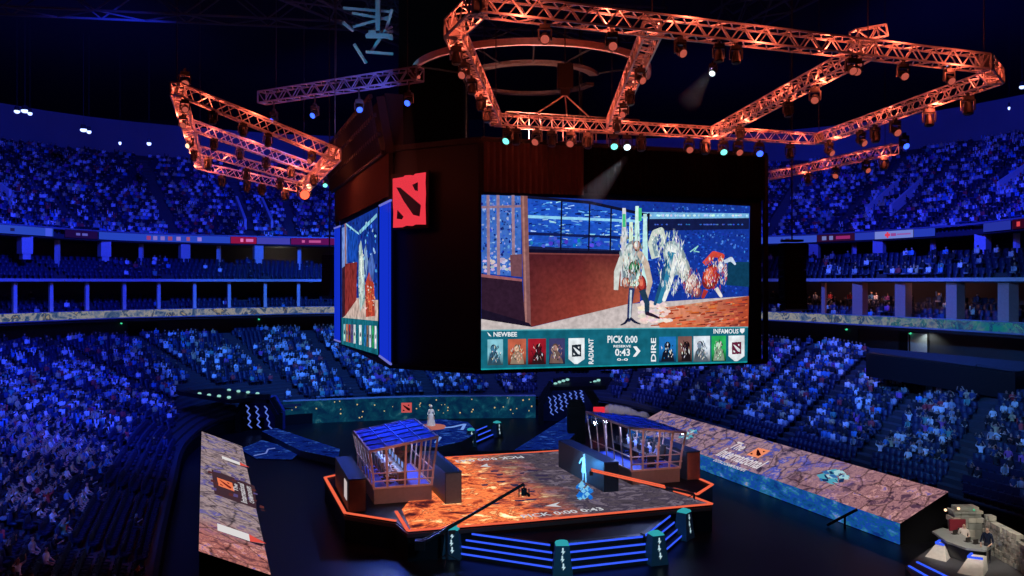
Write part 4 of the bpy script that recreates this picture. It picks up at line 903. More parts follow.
# ---- player booths
BW, BD = 3.3, 6.0
def booth(o2, lab, zl, zr, name='player_booth'):
    o = Vector((o2[0], o2[1], Z)); r = thing(name, o, lab, 'booth')
    f = lambda a, b, z: o+UU*a+VV*b+UZ*z
    fl_ = .22
    m = MB(); m.fbox(f(0, 0, 0), UU*BW, VV*BD, UZ*.85); m.fbox(f(-.04, -.04, .80), UU*(BW+.08), VV*(BD+.08), UZ*.06); m.build('base', mat('booth_base', (.20, .115, .10), .5), r)
    m = MB(); m.fbox(f(.1, .1, .86), UU*(BW-.2), VV*(BD-.2), UZ*.05); m.build('carpet', mat('booth_carpet', (.05, .10, .5), .8), r)
    H = lambda a: (zl+(zr-zl)*a/BW)-Z                      # roof height across
    mid = 1.75
    # corner and middle posts kink outwards above the waist rail, as the faceted booths do
    def post(a, b, oa, ob, w=.11):
        m = MB(); m.bar(f(a, b, .85), f(a+oa*.25, b+ob*.25, mid), w); m.bar(f(a+oa*.25, b+ob*.25, mid), f(a+oa, b+ob, H(a)+(oa*.0)), w); m.build('post', M['copper'], r)
    OUT = .28
    for a in (0, .75, 1.75, 2.55, BW): post(a, 0, (-OUT if a == 0 else OUT if a == BW else (a-BW/2)*.12), -OUT)
    for a in (0, 1.1, 2.2, BW): post(a, BD, (-OUT if a == 0 else OUT if a == BW else 0), OUT)
    for b in (1.2, 2.4, 3.6, 4.8): post(0, b, -OUT, 0, .08); post(BW, b, OUT, 0, .08)
    m = MB()
    for z in (1.3,): m.bar(f(-.1, -.1, z), f(BW+.1, -.1, z), .07)
    for a0, b0, a1, b1 in ((-OUT, -OUT, BW+OUT, -OUT), (-OUT, BD+OUT, BW+OUT, BD+OUT), (-OUT, -OUT, -OUT, BD+OUT), (BW+OUT, -OUT, BW+OUT, BD+OUT)):
        m.bar(f(a0, b0, H(0 if a0 < 0 else BW)), f(a1, b1, H(0 if a1 < 0 else BW)), .13)
    m.bar(f(-.1, -.1, mid), f(BW+.1, -.1, mid), .06); m.bar(f(-.1, -.1, mid), f(-.1, BD+.1, mid), .06); m.bar(f(BW+.1, -.1, mid), f(BW+.1, BD+.1, mid), .06)
    m.bar(f(0, 0, .9), f(BW, 0, .9), .1); m.bar(f(0, 0, .9), f(0, BD, .9), .08); m.bar(f(BW, 0, .9), f(BW, BD, .9), .08)
    m.build('rail', M['copper'], r)
    for (a0, b0, a1, b1, oa, ob) in ((0, 0, BW, 0, 0, -1), (0, 0, 0, BD, -1, 0), (BW, 0, BW, BD, 1, 0), (0, BD, BW, BD, 0, 1)):
        m = MB(); q0 = [f(a0, b0, .9), f(a1, b1, .9), f(a1+oa*.07, b1+ob*.07, mid), f(a0+oa*.07, b0+ob*.07, mid)]
        q1 = [q0[3], q0[2], f(a1+oa*OUT, b1+ob*OUT, H(a1)), f(a0+oa*OUT, b0+ob*OUT, H(a0))]
        m.add(q0, [(0,1,2,3)]); m.add(q1, [(0,1,2,3)]); m.build('glass_pane', M['glass'], r)
    # roof: glass panels between mullions, the blue light put into their colour
    rf = MB(); c4 = [f(-OUT, -OUT, H(0)+.03), f(BW+OUT, -OUT, H(BW)+.03), f(BW+OUT, BD+OUT, H(BW)+.03), f(-OUT, BD+OUT, H(0)+.03)]
    rf.slab(c4, .05); ro = rf.build('roof', mat('roof_glass_blue_lit', (.05, .09, .42), .22, spec=.6, noise=1.2, var=.5), r)
    m = MB()
    for k in range(1, 5): m.bar(c4[0].lerp(c4[3], k/5)+UZ*.04, c4[1].lerp(c4[2], k/5)+UZ*.04, .07)
    for k in (1, 2, 3): m.bar(c4[0].lerp(c4[1], k/4)+UZ*.04, c4[3].lerp(c4[2], k/4)+UZ*.04, .06)
    m.build('roof_bar', mat('roof_bar_blue_lit', (.12, .2, .6), .4), ro)  # bars carry the same blue light in their colour
    m = MB()
    for b in (1.0, 2.6, 4.2): m.bar(f(.6, b, H(.6)-.15), f(BW-.6, b, H(BW-.6)-.15), .16, .05)
    m.build('ceiling_strip_light', emit('booth_strip', lin((120, 160, 255)), 3.0), r)
    return f
fA = booth((-7.75, 47.2), 'glazed player booth with copper frame at the left of the stage', 4.55, 5.15)
fB = booth((7.35, 51.6), 'glazed player booth with copper frame at the right of the stage', 5.1, 4.6)
def fill(f, s, side):
    ud = 1 if s > 0 else -1; cx = 1.0 if s > 0 else BW-1.0; dk = cx+ud*.72
    t = thing('desk', f(dk, .5, .91), 'long player desk inside the %s booth' % side, 'desk'); m = MB(); m.fbox(f(dk-.3, .45, 1.60), UU*.6, VV*5.1, UZ*.05); m.build('desk_top', M['dark'], t)
    for b in (.5, 2.9, 5.4): m = MB(); m.fbox(f(dk-.25, b, .91), UU*.5, VV*.06, UZ*.7); m.build('panel_leg', M['dark'], t)
    for i in range(5):
        b = .95+i*1.02; p = f(cx, b, .91); rz = math.atan2(UU.y, UU.x)+(PI/2 if s > 0 else -PI/2); nm = ORD[i]
        person('type', p, rz, random.choice([(.5,.55,.7),(.75,.75,.8),(.3,.35,.6),(.6,.65,.75)]), 'seated player, %s from the front in the %s booth' % (nm, side), 'players in the %s booth' % side)
        ch = thing('gaming_chair', p, 'dark gaming chair, %s from the front in the %s booth' % (nm, side), 'chair', 'chairs in the %s booth' % side)
        def pp(a, b_, z): return p+UU*a*ud+VV*b_+UZ*z
        m = MB(); m.fbox(pp(-.28, -.26, .34), UU*.52*ud, VV*.52, UZ*.1); m.build('seat', M['dark'], ch)
        m = MB(); m.fbox(pp(-.34, -.24, .4), UU*.1*ud, VV*.48, UZ*.85-UU*.1*ud); m.build('backrest', M['dark'], ch)
        m = MB(); m.tube(pp(0, 0, .02), pp(0, 0, .36), .04); [m.bar(pp(0, 0, .05), pp(.3*math.cos(a), .3*math.sin(a), .03), .05) for a in (0, 1.26, 2.5, 3.77, 5.0)]; m.build('pedestal', M['dark'], ch)
        mo = thing('monitor', f(dk, b, 1.65), 'monitor in front of the %s player in the %s booth' % (nm, side), 'monitor', 'monitors in the %s booth' % side)
        def qq(a, b_, z): return f(dk, b, 1.65)+UU*a*ud+VV*b_+UZ*z
        m = MB(); m.fbox(qq(.06, -.28, .1), UU*.05*ud, VV*.56, UZ*.34); m.build('case', M['dark'], mo)
        m = MB(); m.fbox(qq(.05, -.26, .12), UU*.012*ud, VV*.52, UZ*.3); m.build('screen', led('monitor_picture', [(0,(20,40,90)),(.5,(110,150,220)),(1,(200,220,240))], 4, 1.0), mo)
        m = MB(); m.fbox(qq(.07, -.03, 0), UU*.03*ud, VV*.06, UZ*.14); m.fbox(qq(0, -.1, 0), UU*.16*ud, VV*.2, UZ*.015); m.build('stand', M['dark'], mo)
fill(fA, 1, 'left'); fill(fB, -1, 'right')

# ---- slab shaped blocks either side of each booth
def block(o2, lab, face, L=6.2, W=.95, H=1.78):
    o = Vector((o2[0], o2[1], Z)); r = thing('stage_block', o, lab, 'block')
    m = MB(); m.fbox(o, UU*W, VV*L, UZ*H); m.build('body', M['plinth'], r)
    m = MB(); m.fbox(o-VV*.05+UU*.04+UZ*.04, UU*(W-.08), VV*.05, UZ*(H-.08)); m.build('end_face', face, r)
    m = MB(); m.fbox(o+UZ*H-UU*.01-VV*.06, UU*(W+.02), VV*(L+.07), UZ*.03); m.build('top_skin', mat('block_top', (.05, .07, .12), .35), r)
    return r, o
bface = mat('block_brown', (.20, .12, .10), .5)
r1, o1 = block((-8.85, 45.5), 'tall dark slab block left of the left booth', bface)
m = MB(); m.fbox(o1-UU*.03+VV*.7+UZ*.5, UU*.03, VV*1.0, UZ*1.0); m.build('light_panel', emit('pale_side_light', lin((205, 190, 190)), .9), r1)
block((-3.75, 47.15), 'dark slab block between the left booth and the glowing floor', mat('block_teal_brown', (.14, .13, .11), .5))
block((5.45, 49.8), 'long dark slab block between the glowing floor and the right booth', M['plinth'], 7.3)
r4, o4 = block((11.0, 52.9), 'orange lit slab block at the right of the right booth', mat('block_orange_lit', (.42, .11, .06), .5), 5.0)  # orange light put into the end face colour

# ---- front steps with blue light strips, and pylons
corner = [G(453,557,0), G(562,574,0), G(656,563,0), G(684,538,0)]
top_in = [p+VV*1.2 for p in corner]
ap = thing('stage_apron', (3, 42, 0), 'dark low apron between the stage front and the blue lit steps', 'stage apron')
m = MB(); m.prism([(p.x, p.y) for p in [corner[0]+VV*1.15+UU*.3, corner[1]+VV*1.2, corner[2]+VV*1.2-UU*.2, corner[3]+VV*.6-UU*.9]]+[(9.0, 46.4), (-2.2, 43.0)], 0, 1.16)
m.build('deck', M['black'], ap)
for i, (lab) in enumerate(('left flight of blue lit steps in front of the stage', 'middle flight of blue lit steps in front of the stage', 'short right flight of blue lit steps in front of the stage')):
    a, b = corner[i], corner[i+1]; d = (b-a).normalized(); n = Vector((-d.y, d.x, 0)); r = thing('stage_steps', tuple((a+b)/2), lab, 'steps')
    n = VV*1.0 if i < 2 else (n+VV).normalized()
    A = a+d*.3; B = b-d*.3
    for k in range(4):
        m = MB(); m.fbox(A+n*(.28*k), B-A, n*(1.2-.28*k), UZ*(.29*(k+1))); m.build('step', M['dark'], r)
        m = MB(); m.fbox(A+n*(.28*k-.03)+UZ*(.29*(k+1)-.10), B-A, n*.03, UZ*.09); m.build('light_strip', M['bluestrip'], r)
PN = ['leftmost teal capped pylon with lightning glyphs beside the steps', 'teal capped pylon with lightning glyphs, second from the left', 'teal capped pylon with lightning glyphs, third from the left', 'rightmost teal capped pylon with lightning glyphs beside the steps']
pm = mat('pylon_body', (.05, .12, .15), .45)
def pylon(p, rz, lab, k=1.0):
    r = thing('pylon', tuple(p), lab, 'pylon'); m = MB(); T_ = Matrix.Translation(p) @ Matrix.Rotation(rz, 4, 'Z') @ Matrix.Scale(k, 4); m.M = T_
    m.box((0, 0, .72), (.98, .8, 1.44), 0, 0, None, .68); m.build('body', pm, r)
    m = MB(); m.M = T_; m.box((0, 0, 1.49), (.66, .56, .12), 0, 0, None, .8); m.box((0, 0, 1.58), (.5, .42, .08), 0, 0, None, .5); m.build('cap', M['teal'], r)
    m = MB(); m.M = T_
    for y0, x0 in ((1.18, 0), (.82, -.03), (.46, .02)):
        q = [(x0-.02, y0+.16), (x0+.05, y0+.16), (x0+.05, y0+.0), (x0+.13, y0+.0), (x0-.01, y0-.17), (x0+.0, y0-.05), (x0-.08, y0-.05), (x0-.02, y0+.02)]
        fz = lambda x, z: (x, -.4-.012+.088*z, z)
        m.add([fz(x, z) for x, z in q], [tuple(range(8))])
    m.build('glyph', M['glyph'], r); return r
for p, rz, lab in zip(corner, (-.15, .03, .35, .9), PN): pylon(p, rz, lab)

# ---- camera crane reaching over the stage from the front left
c0, c1 = P(447, 529, 41.7), P(524, 484, 42.6); cr = thing('camera_crane', (c0.x, c0.y, 0), 'long dark camera crane arm reaching over the glowing floor', 'camera crane')
dd = (c1-c0).normalized(); m = MB(); m.bar(c0-dd*1.6, c1, .12); m.bar(c0-dd*1.6+UZ*.2, c0+dd*2, .05); m.build('arm', M['dark'], cr)
m = MB(); m.box(c0-dd*1.5, (.5, .4, .45)); m.build('counterweight', M['dark'], cr)
m = MB(); b = Vector((c0.x, c0.y, 0)); m.tube(b+UZ*.25, c0, .08); [m.bar(b+UZ*.5, b+Vector((.7*math.cos(a), .7*math.sin(a), .03)), .06) for a in (.4, 2.5, 4.6)]; m.build('tripod', M['dark'], cr)
m = MB(); m.tube(c1, c1-UZ*.25, .04); m.box(c1-UZ*.4, (.28, .45, .3)); m.tube(c1+Vector((.1, -.2, -.42)), c1+Vector((.25, -.5, -.45)), .08); m.box(c1+Vector((-.25, 0, -.45)), (.06, .1, .4)); m.box(c1+Vector((.25, 0, -.45)), (.06, .1, .4)); m.build('camera_head', M['dark'], cr)

d0, d1 = P(694, 494, 48.4), P(591, 470.5, 49.3); cr = thing('camera_crane', (d0.x, d0.y, Z), 'crane arm with glowing orange upper edge reaching in front of the right dark slab', 'camera crane')
dd = (d1-d0).normalized(); m = MB(); m.bar(d0, d1, .13); m.build('arm', M['dark'], cr)
m = MB(); m.bar(d0.lerp(d1, .28)+UZ*.09, d1+UZ*.09, .13, .05); m.bar(d0.lerp(d1, .28)+UZ*.0-VV*.08, d1-VV*.08, .04, .09); m.build('edge_light', M['orange'], cr)
m = MB(); m.tube(V2(d0, Z+.03), d0, .07); [m.bar(V2(d0, Z+.25), V2(d0+Vector((.35*math.cos(a), .35*math.sin(a), 0)), Z+.05), .05) for a in (.4, 2.5, 4.6)]; m.build('tripod', M['dark'], cr)
m = MB(); m.box(d1-UZ*.15, (.2, .3, .22)); m.build('camera_head', M['dark'], cr)

# ---- solid stand-in for the projected glowing figure on the stage
fp = G(584.5, 481.5, Z+.03)
pale = mat('pale_figure', (.55, .75, .85), .5); dk = mat('dark_boots', (.10, .03, .04), .5)
o = person('pose', fp, -.25, (.6, .85, .97), 'pale blue solid figure standing in for a projected image before the dark slab', None, 1.02)
me_ = o.data.copy(); o.data = me_
for k_, mm in enumerate((pale, M['shirt'], pale, mat('silver_hair', (.8, .85, .9), .5))): me_.materials[k_] = mm
m = MB(); m.tube((0, .12, 1.42), (0, .2, .55), .13, .25, 12); m.build('cape', pale, o)

# ================================================================ LED RAMPS BESIDE THE STAGE
stone_top = led('ramp_stone_led', s=1.4, stops=[(0,(14,12,30)),(.36,(46,38,66)),(.43,(100,80,100)),(.49,(142,112,124)),(.53,(110,86,106)),(.57,(58,64,140)),(.61,(70,78,160)),(.66,(150,122,130)),(1,(190,160,150))], scale=1.0, dist=.35, crack=.95, detail=12,
    stops2=[(0,(24,16,34)),(.4,(72,48,66)),(.47,(146,104,108)),(.53,(104,70,80)),(.58,(176,128,124)),(.64,(80,70,130)),(1,(205,165,155))], split=((.343,-.939,0), -9.5, -1.5, 4))
stone_left = led('ramp_stone_led_left', s=1.4, stops=[(0,(30,20,34)),(.36,(62,52,64)),(.44,(112,96,102)),(.5,(146,126,126)),(.55,(104,92,108)),(.61,(76,72,140)),(.67,(140,122,122)),(1,(190,160,150))], scale=1.1, dist=.35, crack=.85, detail=12,
    stops2=[(0,(50,26,40)),(.4,(100,58,62)),(.47,(166,100,90)),(.53,(112,66,74)),(.58,(195,130,112)),(.64,(80,70,140)),(1,(215,150,130))], split=((.343,-.939,0), -5.2, -1.2, 3))
ramp_front = led('ramp_front_led', [(0,(6,16,60)),(.38,(12,46,120)),(.46,(16,80,130)),(.51,(22,60,165)),(.56,(30,105,125)),(.62,(60,110,200)),(.68,(150,150,130)),(1,(190,170,140))], 1.5, 1.0, .3, stretch=(.6,.6,1.3), detail=10)
RD = Vector((-.343, .939, 0)).normalized()
def ramp(i0, L, w, z0, z1, perp, lab, topm, frontm, key):
    """wedge: inner lower edge from i0 along RD, rising outwards over width w"""
    i0 = Vector((i0[0], i0[1], 0)); r = thing('led_ramp', tuple(i0), lab, 'LED ramp'); o0 = i0+perp*w
    a, b, c, d = V2(i0, z0), V2(i0+RD*L, z0), V2(o0+RD*L, z1), V2(o0, z1)
    m = MB(); k = .04
    m.prism([(p.x, p.y) for p in (a, b, c, d)], .0, 0, 0, [z0-k, z0-k, z1-k, z1-k]); m.build('body', M['black'], r)
    m = MB(); m.slab([a, b, c, d] if (b-a).cross(c-a).z > 0 else [d, c, b, a], k); tp = m.build('top_led', topm, r)
    if frontm:
        m = MB(); m.fbox(V2(i0, .04)-perp*.05, RD*L, perp*.05, UZ*(z0-.06)); m.build('front_led', frontm, r)
    ex = RD; ey = (d-a).normalized()
    def at(u, v, k_=.02): return a+RD*u+(d-a)*v+ex.cross(ey).normalized()*(k_ if ex.cross(ey).z > 0 else -k_)
    return r, tp, at
n_in = G(900, 523, 1.18)
r, tp, at = ramp(n_in, 30.5, 3.2, 1.18, 2.62, UU, 'long raked LED ramp with stone picture along the right side of the floor', stone_top, ramp_front, 'r')
def find(at, px, py):
    best = None
    for i in range(160):
        for j in range(25):
            p = at(i*.2, j/24); x, y = 512+F*p.x/p.y, HY+F*(HC-p.z)/p.y; e = (x-px)**2+(y-py)**2
            if best is None or e < best[0]: best = (e, i*.2, j/24)
    return best[1], best[2]
def logo(at, um, vm, s, tp, col_e, side):
    """event lettering with its emblem, shown on the LED; reads along the ramp"""
    m = MB(); u0, v0 = um, vm; d_ = -1 if side > 0 else 1
    f = lambda u, v: at(u0+d_*u*s, v0+side*v, .03)
    o = f(3.2, .42); emblem(m, o, f(5.0, .42)-o, f(3.2, .1)-o, UZ, 0, 1, th=.004)
    paint(tp, m, [emit('ramp_emblem', lin(col_e), 1.0), M['slash']])
    m = MB(); a = f(0, -.2); put_text(m, 'The', a+(f(0,.14)-a), f(1.9, -.2)-a, f(0, .07)-a); put_text(m, 'International', a, f(6.6, -.2)-a, f(0, .12)-a)
    a = f(.8, -.38); put_text(m, 'DOTA 2 CHAMPIONSHIPS', a, f(5.8, -.38)-a, f(.8, -.29)-a); paint(tp, m, emit('ramp_lettering', lin((215, 205, 212)), 1.0))
ua, va = find(at, 736, 460); logo(at, ua+2.3, va+.13, .74, tp, (240, 140, 100), 1)
m = MB()
for (cx, cy, sc, n) in ((834, 477, 1.0, 44), (689, 434, .8, 26)):
    u1, v1 = find(at, cx, cy)
    for i in range(n):
        a = R()*6.28; q = math.sqrt(R()); u = u1+q*math.cos(a)*1.0*sc; v = v1+q*math.sin(a)*.2; l = (.12+.35*R())*sc; h = .025+.05*R()
        m.add([at(u+x_*l, v+y_*h, .03+.0006*i) for x_, y_ in ((-1, -.3), (-.2, -1), (1, -.2), (.3, 1))], [(0,1,2,3)], random.choice((0, 0, 1, 2, 2, 3)))
paint(tp, m, [emit('patch_cyan', lin((80, 165, 190)), .9), emit('patch_deep', lin((20, 50, 95)), .9), emit('patch_pale', lin((165, 210, 220)), .9), emit('patch_blue', lin((50, 105, 170)), .9)])
m = MB()
u0, _ = find(at, 858, 508)
p = V2(n_in+RD*u0-UU*.1, .0); m.bar(p+UZ*.1-UU*1.2+RD*1.0, p+UZ*1.15, .14); m.bar(p-UU*.5+RD*.4, p-UU*.5+RD*.4+UZ*.7, .1)
tag(m.build('camera_dolly', M['dark'], origin=p), 'dark slanted camera arm leaning against the near end of the right LED ramp', 'camera arm')
il = Vector((-10.6, 36.9, 0))
r, tp, at = ramp(il, 30.5, 2.95, 1.18, 2.5, -UU, 'raked LED ramp with stone picture along the left side of the floor', stone_left, None, 'l')
ua, va = find(at, 233, 489)
m = MB()
for cx, cy, s in ((231, 461, 1.0), (236, 533, 1.25)):
    u, v = find(at, cx, cy); w_ = .20*s; hh = .62*s
    A = lambda vv, uu: at(u+uu*hh, v-vv*w_, .03)
    m.add([A(-1.1, -.8), A(.9, -.8), A(.9, .8), A(-1.1, .8)], [(0,1,2,3)], 0); m.add([A(.9, -.8), A(2.0, 0), A(.9, .8)], [(0,1,2)], 1); m.add([A(-1.1, -.8), A(1.6, -1.05), A(1.9, -.3), A(.9, -.8)], [(0,1,2,3)], 2)
paint(tp, m, [emit('marker_white', lin((225, 220, 220)), .95), emit('marker_red', lin((225, 80, 70)), .95), emit('marker_shade', lin((40, 26, 40)), .9)])
m = MB()
def A(u, v, k_=.03): return at(ua+u, va-v, k_)
pl_ = [A(-3, -.38, .02), A(-3, .38, .02), A(3, .45, .02), A(3.4, -.42, .02)]; m.add(pl_, [(0,1,2,3)], 0)
o = A(1.6, -.32); emblem(m, o, A(1.5, -.02)-o, A(-.6, -.30)-o, UZ, 1, 2, th=.004, rough=True)
a = A(-2.6, .22); put_text(m, 'International', a, A(2.3, .22)-a, A(-2.6, .1)-a, 3); a = A(-.4, .08); put_text(m, 'The', a, A(1.6, .08)-a, A(-.4, -.01)-a, 3)
a = A(-2, .36); put_text(m, 'CHAMPIONSHIPS', a, A(2.2, .36)-a, A(-2, .27)-a, 3)
for i in range(26):
    u = -3.2+6.6*R(); v = -.5+1.0*R(); q = .2+.7*R(); m.add([A(u, v, .022), A(u+q, v+.02, .022), A(u+q, v+.1, .022), A(u+.1, v+.09, .022)], [(0,1,2,3)], 4 if R() < .6 else 5)
paint(tp, m, [emit('event_ground', lin((72, 48, 58)), .8), emit('event_orange', lin((235, 120, 80)), 1.0), emit('event_slash', lin((120, 30, 25)), 1.0), emit('event_letters', lin((210, 205, 210)), .9), emit('event_brown', lin((95, 48, 50)), .8), emit('event_violet', lin((95, 80, 135)), .8)])

# ================================================================ FAR STAGE, WALKWAYS AND PORTALS
blue_deck = led('blue_deck_led', [(0,(4,8,40)),(.4,(8,20,88)),(.5,(18,48,150)),(.55,(10,22,92)),(.62,(50,100,210)),(1,(120,160,240))], 1.1, .62, .6, stretch=(1,1.5,1), detail=8)
fs = thing('far_stage', tuple(G(430, 440, 0)), 'small blue glowing stage at the far end of the floor', 'stage'); zf = 1.0
fp_ = g2([(396,430),(412,422.5),(440,419),(468,422),(478,432),(462,441),(436,447),(405,444)], zf)
m = MB(); m.prism([(p.x, p.y) for p in fp_], 0, zf-.03); m.build('deck', M['plinth'], fs)
m = MB(); m.prism([(p.x, p.y) for p in fp_], zf-.03, zf); m.build('led_top', blue_deck, fs)
for q_ in ([(440,428.5),(452,427.5),(465,424.5),(462,430)], [(424,434),(440,438),(436,443)]): m = MB(); strip(m, [tuple(p)[:2] for p in g2(q_, zf)], zf+.04, .26, .05); m.build('floor_line', emit('pale_blue_line', lin((120, 160, 240)), .9), fs)
#m = MB(); strip(m, [tuple(p)[:2] for p in g2([(440,428.5),(452,427.5),(465,424.5),(462,430)], zf)], zf+.04, .3, .05); strip(m, [tuple(p)[:2] for p in g2([(424,434),(440,438),(436,443)], zf)], zf+.04, .25, .05); m.build('floor_line', emit('pale_blue_line', lin((120, 160, 240)), .9), fs)
dc = G(431, 427.5, zf); m = MB(); m.tube(dc, dc+UZ*.12, 1.35, 1.3, 20); m.build('round_plinth', emit('plinth_peach', lin((190, 110, 100)), .8), fs)
o = person('stand', dc+UZ*.12, .1, (.9, .92, .95), 'performer in white robe standing on the small round plinth of the far stage', None, 1.05)
m = MB(); m.tube((0, 0, .06), (0, 0, 1.0), .38, .2, 14); m.build('robe', mat('white_robe', (.85, .86, .9), .6), o)
m = MB(); m.ball((0, .03, 1.68), (.13, .14, .13), 0, 10, 6); m.build('hood', mat('white_hood', (.85, .86, .9), .6), o)
a, b = G(468, 439, 0), G(488, 447, 0); a, b = G(474, 446, 0), G(494, 437, 0); r = thing('stage_steps', tuple((a+b)/2), 'small flight of blue lit steps on the right of the far stage', 'steps'); n = Vector((-(b-a).y, (b-a).x, 0)).normalized()
for k in range(3):
    m = MB(); m.fbox(a+n*(.35*k), b-a, n*(1.3-.35*k), UZ*(.33*(k+1))); m.build('step', M['dark'], r); m = MB(); m.fbox(a+n*(.35*k-.03)+UZ*(.33*(k+1)-.1), b-a, n*.03, UZ*.09); m.build('light_strip', M['bluestrip'], r)
pylon(G(471, 446, 0), .2, 'small teal capped pylon with lightning glyph beside the far stage steps', .95); pylon(G(497, 437, 0), .8, 'dark pylon at the right end of the far stage steps', .9)
m = MB()
for x, y, l in ((442, 446, 6), (452, 444, 5), (433, 456, 8), (446, 452, 6)): p = G(x, y, .1); m.box(p+UZ*.25, (.5, .5, .5)); m.box(p+UZ*.6+Vector((0, .1, 0)), (.45, .4, .25), 0, .3)
tag(m.build('equipment_case', mat('case_blue_grey', (.15, .2, .4), .5), origin=G(442, 450, 0)), 'cluster of pale blue equipment cases behind the left booth', 'equipment')

def walkway(pts, z, lab):
    q = g2(pts, z); r = thing('walkway', tuple(sum(q, Vector())/len(q)), lab, 'walkway'); m = MB(); m.prism([(p.x, p.y) for p in q], 0, z-.03); m.build('deck', M['plinth'], r)
    m = MB(); m.prism([(p.x, p.y) for p in q], z-.03, z); m.build('led_top', blue_deck, r); return r
walkway([(511,452),(558,451),(592,416),(571,414)], .9, 'blue rippled walkway from the right portal to the stage')
w = walkway([(262,431),(276,428),(306,438),(340,449),(338,458),(300,450)], .6, 'narrow blue rippled walkway from the left portal to the stage')
w = walkway([(240,449),(262,440),(284,446),(300,452),(292,459),(256,458)], .12, 'blue platform with a pale zigzag line in front of the left portal')
m = MB(); strip(m, [tuple(p)[:2] for p in g2([(254,456),(266,453.5),(268,449.5),(275,448.5)], .12)], .15, .12, .04); m.build('zigzag_line', emit('zigzag', lin((110, 130, 210)), .9), w)

lampm = emit('portal_lamp', lin((150, 215, 205)), 1.0)
def portal(px0, px1, ytop, ybot, Y, lab, glyphs, lamps, roof, flip):
    a, b = P(px0, ybot, Y), P(px1, ybot, Y); H = (ybot-ytop)*Y/F; r = thing('entrance_portal', V2((a+b)/2, a.z), lab, 'portal'); e = (b-a); W = e.length; e.normalize(); n = Vector((-e.y, e.x, 0))
    zb = 0.0; a = V2(a, zb); top = P(px0, ytop, Y).z
    # octagonal arch: ring of straight boxes around the opening
    arch = [(0, .0), (0, .55), (.22, 1.0), (.78, 1.0), (1, .55), (1, .0)]
    f = lambda u, v, d: a+e*(W*u)+UZ*((top-zb)*v)+n*d
    m = MB()
    for (u0, v0), (u1, v1) in zip(arch, arch[1:]): m.bar(f(u0, v0, .3), f(u1, v1, .3), .5, .8)
    m.build('arch', M['black'], r)
    m = MB(); m.add([f(u, v, 2.5) for u, v in arch], [tuple(range(6))])
    for (u0, v0), (u1, v1) in zip(arch, arch[1:]): m.add([f(u0, v0, 0), f(u1, v1, 0), f(u1, v1, 2.5), f(u0, v0, 2.5)], [(0,1,2,3)])
    m.build('tunnel_lining', mat('portal_blue', (.03, .04, .25), .5), r)
    for x, y0, y1, sl in glyphs:
        m = MB(); N_ = 7; pts = []
        for i in range(N_+1): yy = y0+(y1-y0)*i/N_; pts.append(P(x+sl*i/N_+(1.6 if i % 2 else -1.0)+(R()-.5), yy, Y-.5))
        for p, q in zip(pts, pts[1:]): m.bar(p, q, .085)
        m.build('glyph', M['blueglyph'], r)
    q = [P(x, y, yy) for x, y, yy in roof]; m = MB(); m.slab(q, .35); m.build('canopy', M['black'], r)
    for x, y, yy in lamps:
        p = P(x, y, yy); m = MB(); m.ball(p, (.19, .19, .12), 0, 8, 5); m.build('canopy_lamp', lampm, r)
portal(238, 278, 399, 434, 78, 'dark entrance portal with zigzag blue lights at the far left of the floor', [(247,405,428,3),(256,406,428,3),(265,406,429,5)],
       [(190.5,393.8,75),(199.5,393.6,75),(209,395,75),(219,396,75),(229,397.3,75),(229,390,79),(238.5,391.2,79),(248,392.2,79),(257.5,393.4,79)], [(178,391,74.5),(232,400,74.5),(264,396,79.5),(222,388,79.5)], 1)
portal(541, 596, 383, 428, 82, 'dark entrance portal with zigzag blue lights at the far right of the floor', [(549+i*5.2, 397-i*1.2, 415-i*2.2, 2.5) for i in range(7)],
       [(555.5,383.6,80),(559.5,382,80),(563.5,380.8,80),(567.5,379.6,80),(587,384.6,79),(591,383.2,79),(595,381.6,79),(598.5,380.2,79)], [(550,387,79),(606,386,77),(611,377,80),(560,377,83)], -1)
m = MB(); p = G(576, 442, 0); m.box(p+UZ*1.6, (1.5, 1.6, 3.2)); m.box(p+UZ*3.4, (1.1, 1.2, .5)); m.box(p+Vector((-.2, -.8, 1.2)), (.9, .3, 1.9)); tag(m.build('speaker_stack', M['black'], origin=p), 'dark bulky stack standing at the foot of the right portal', 'loudspeaker')
tg = thing('rock_set_piece', tuple(G(625, 412, .8)), 'pale rocky set piece with red lamp behind the right booth', 'set piece'); m = MB(); bm_r = random.Random(5)
for i in range(7): p = P(610+i*5.4, 412+i*1.0+2*bm_r.random(), 78); m.ball(p+UZ*.1, (.75, .6, .55+.3*bm_r.random()), 0, 7, 5)
m.build('rock', mat('pale_rock', (.45, .42, .40), .8), tg); m = MB(); m.box(P(599, 411, 77.5), (1.0, .5, .7)); m.build('red_lamp', emit('red_lamp', lin((225, 45, 60)), 1.0), tg)

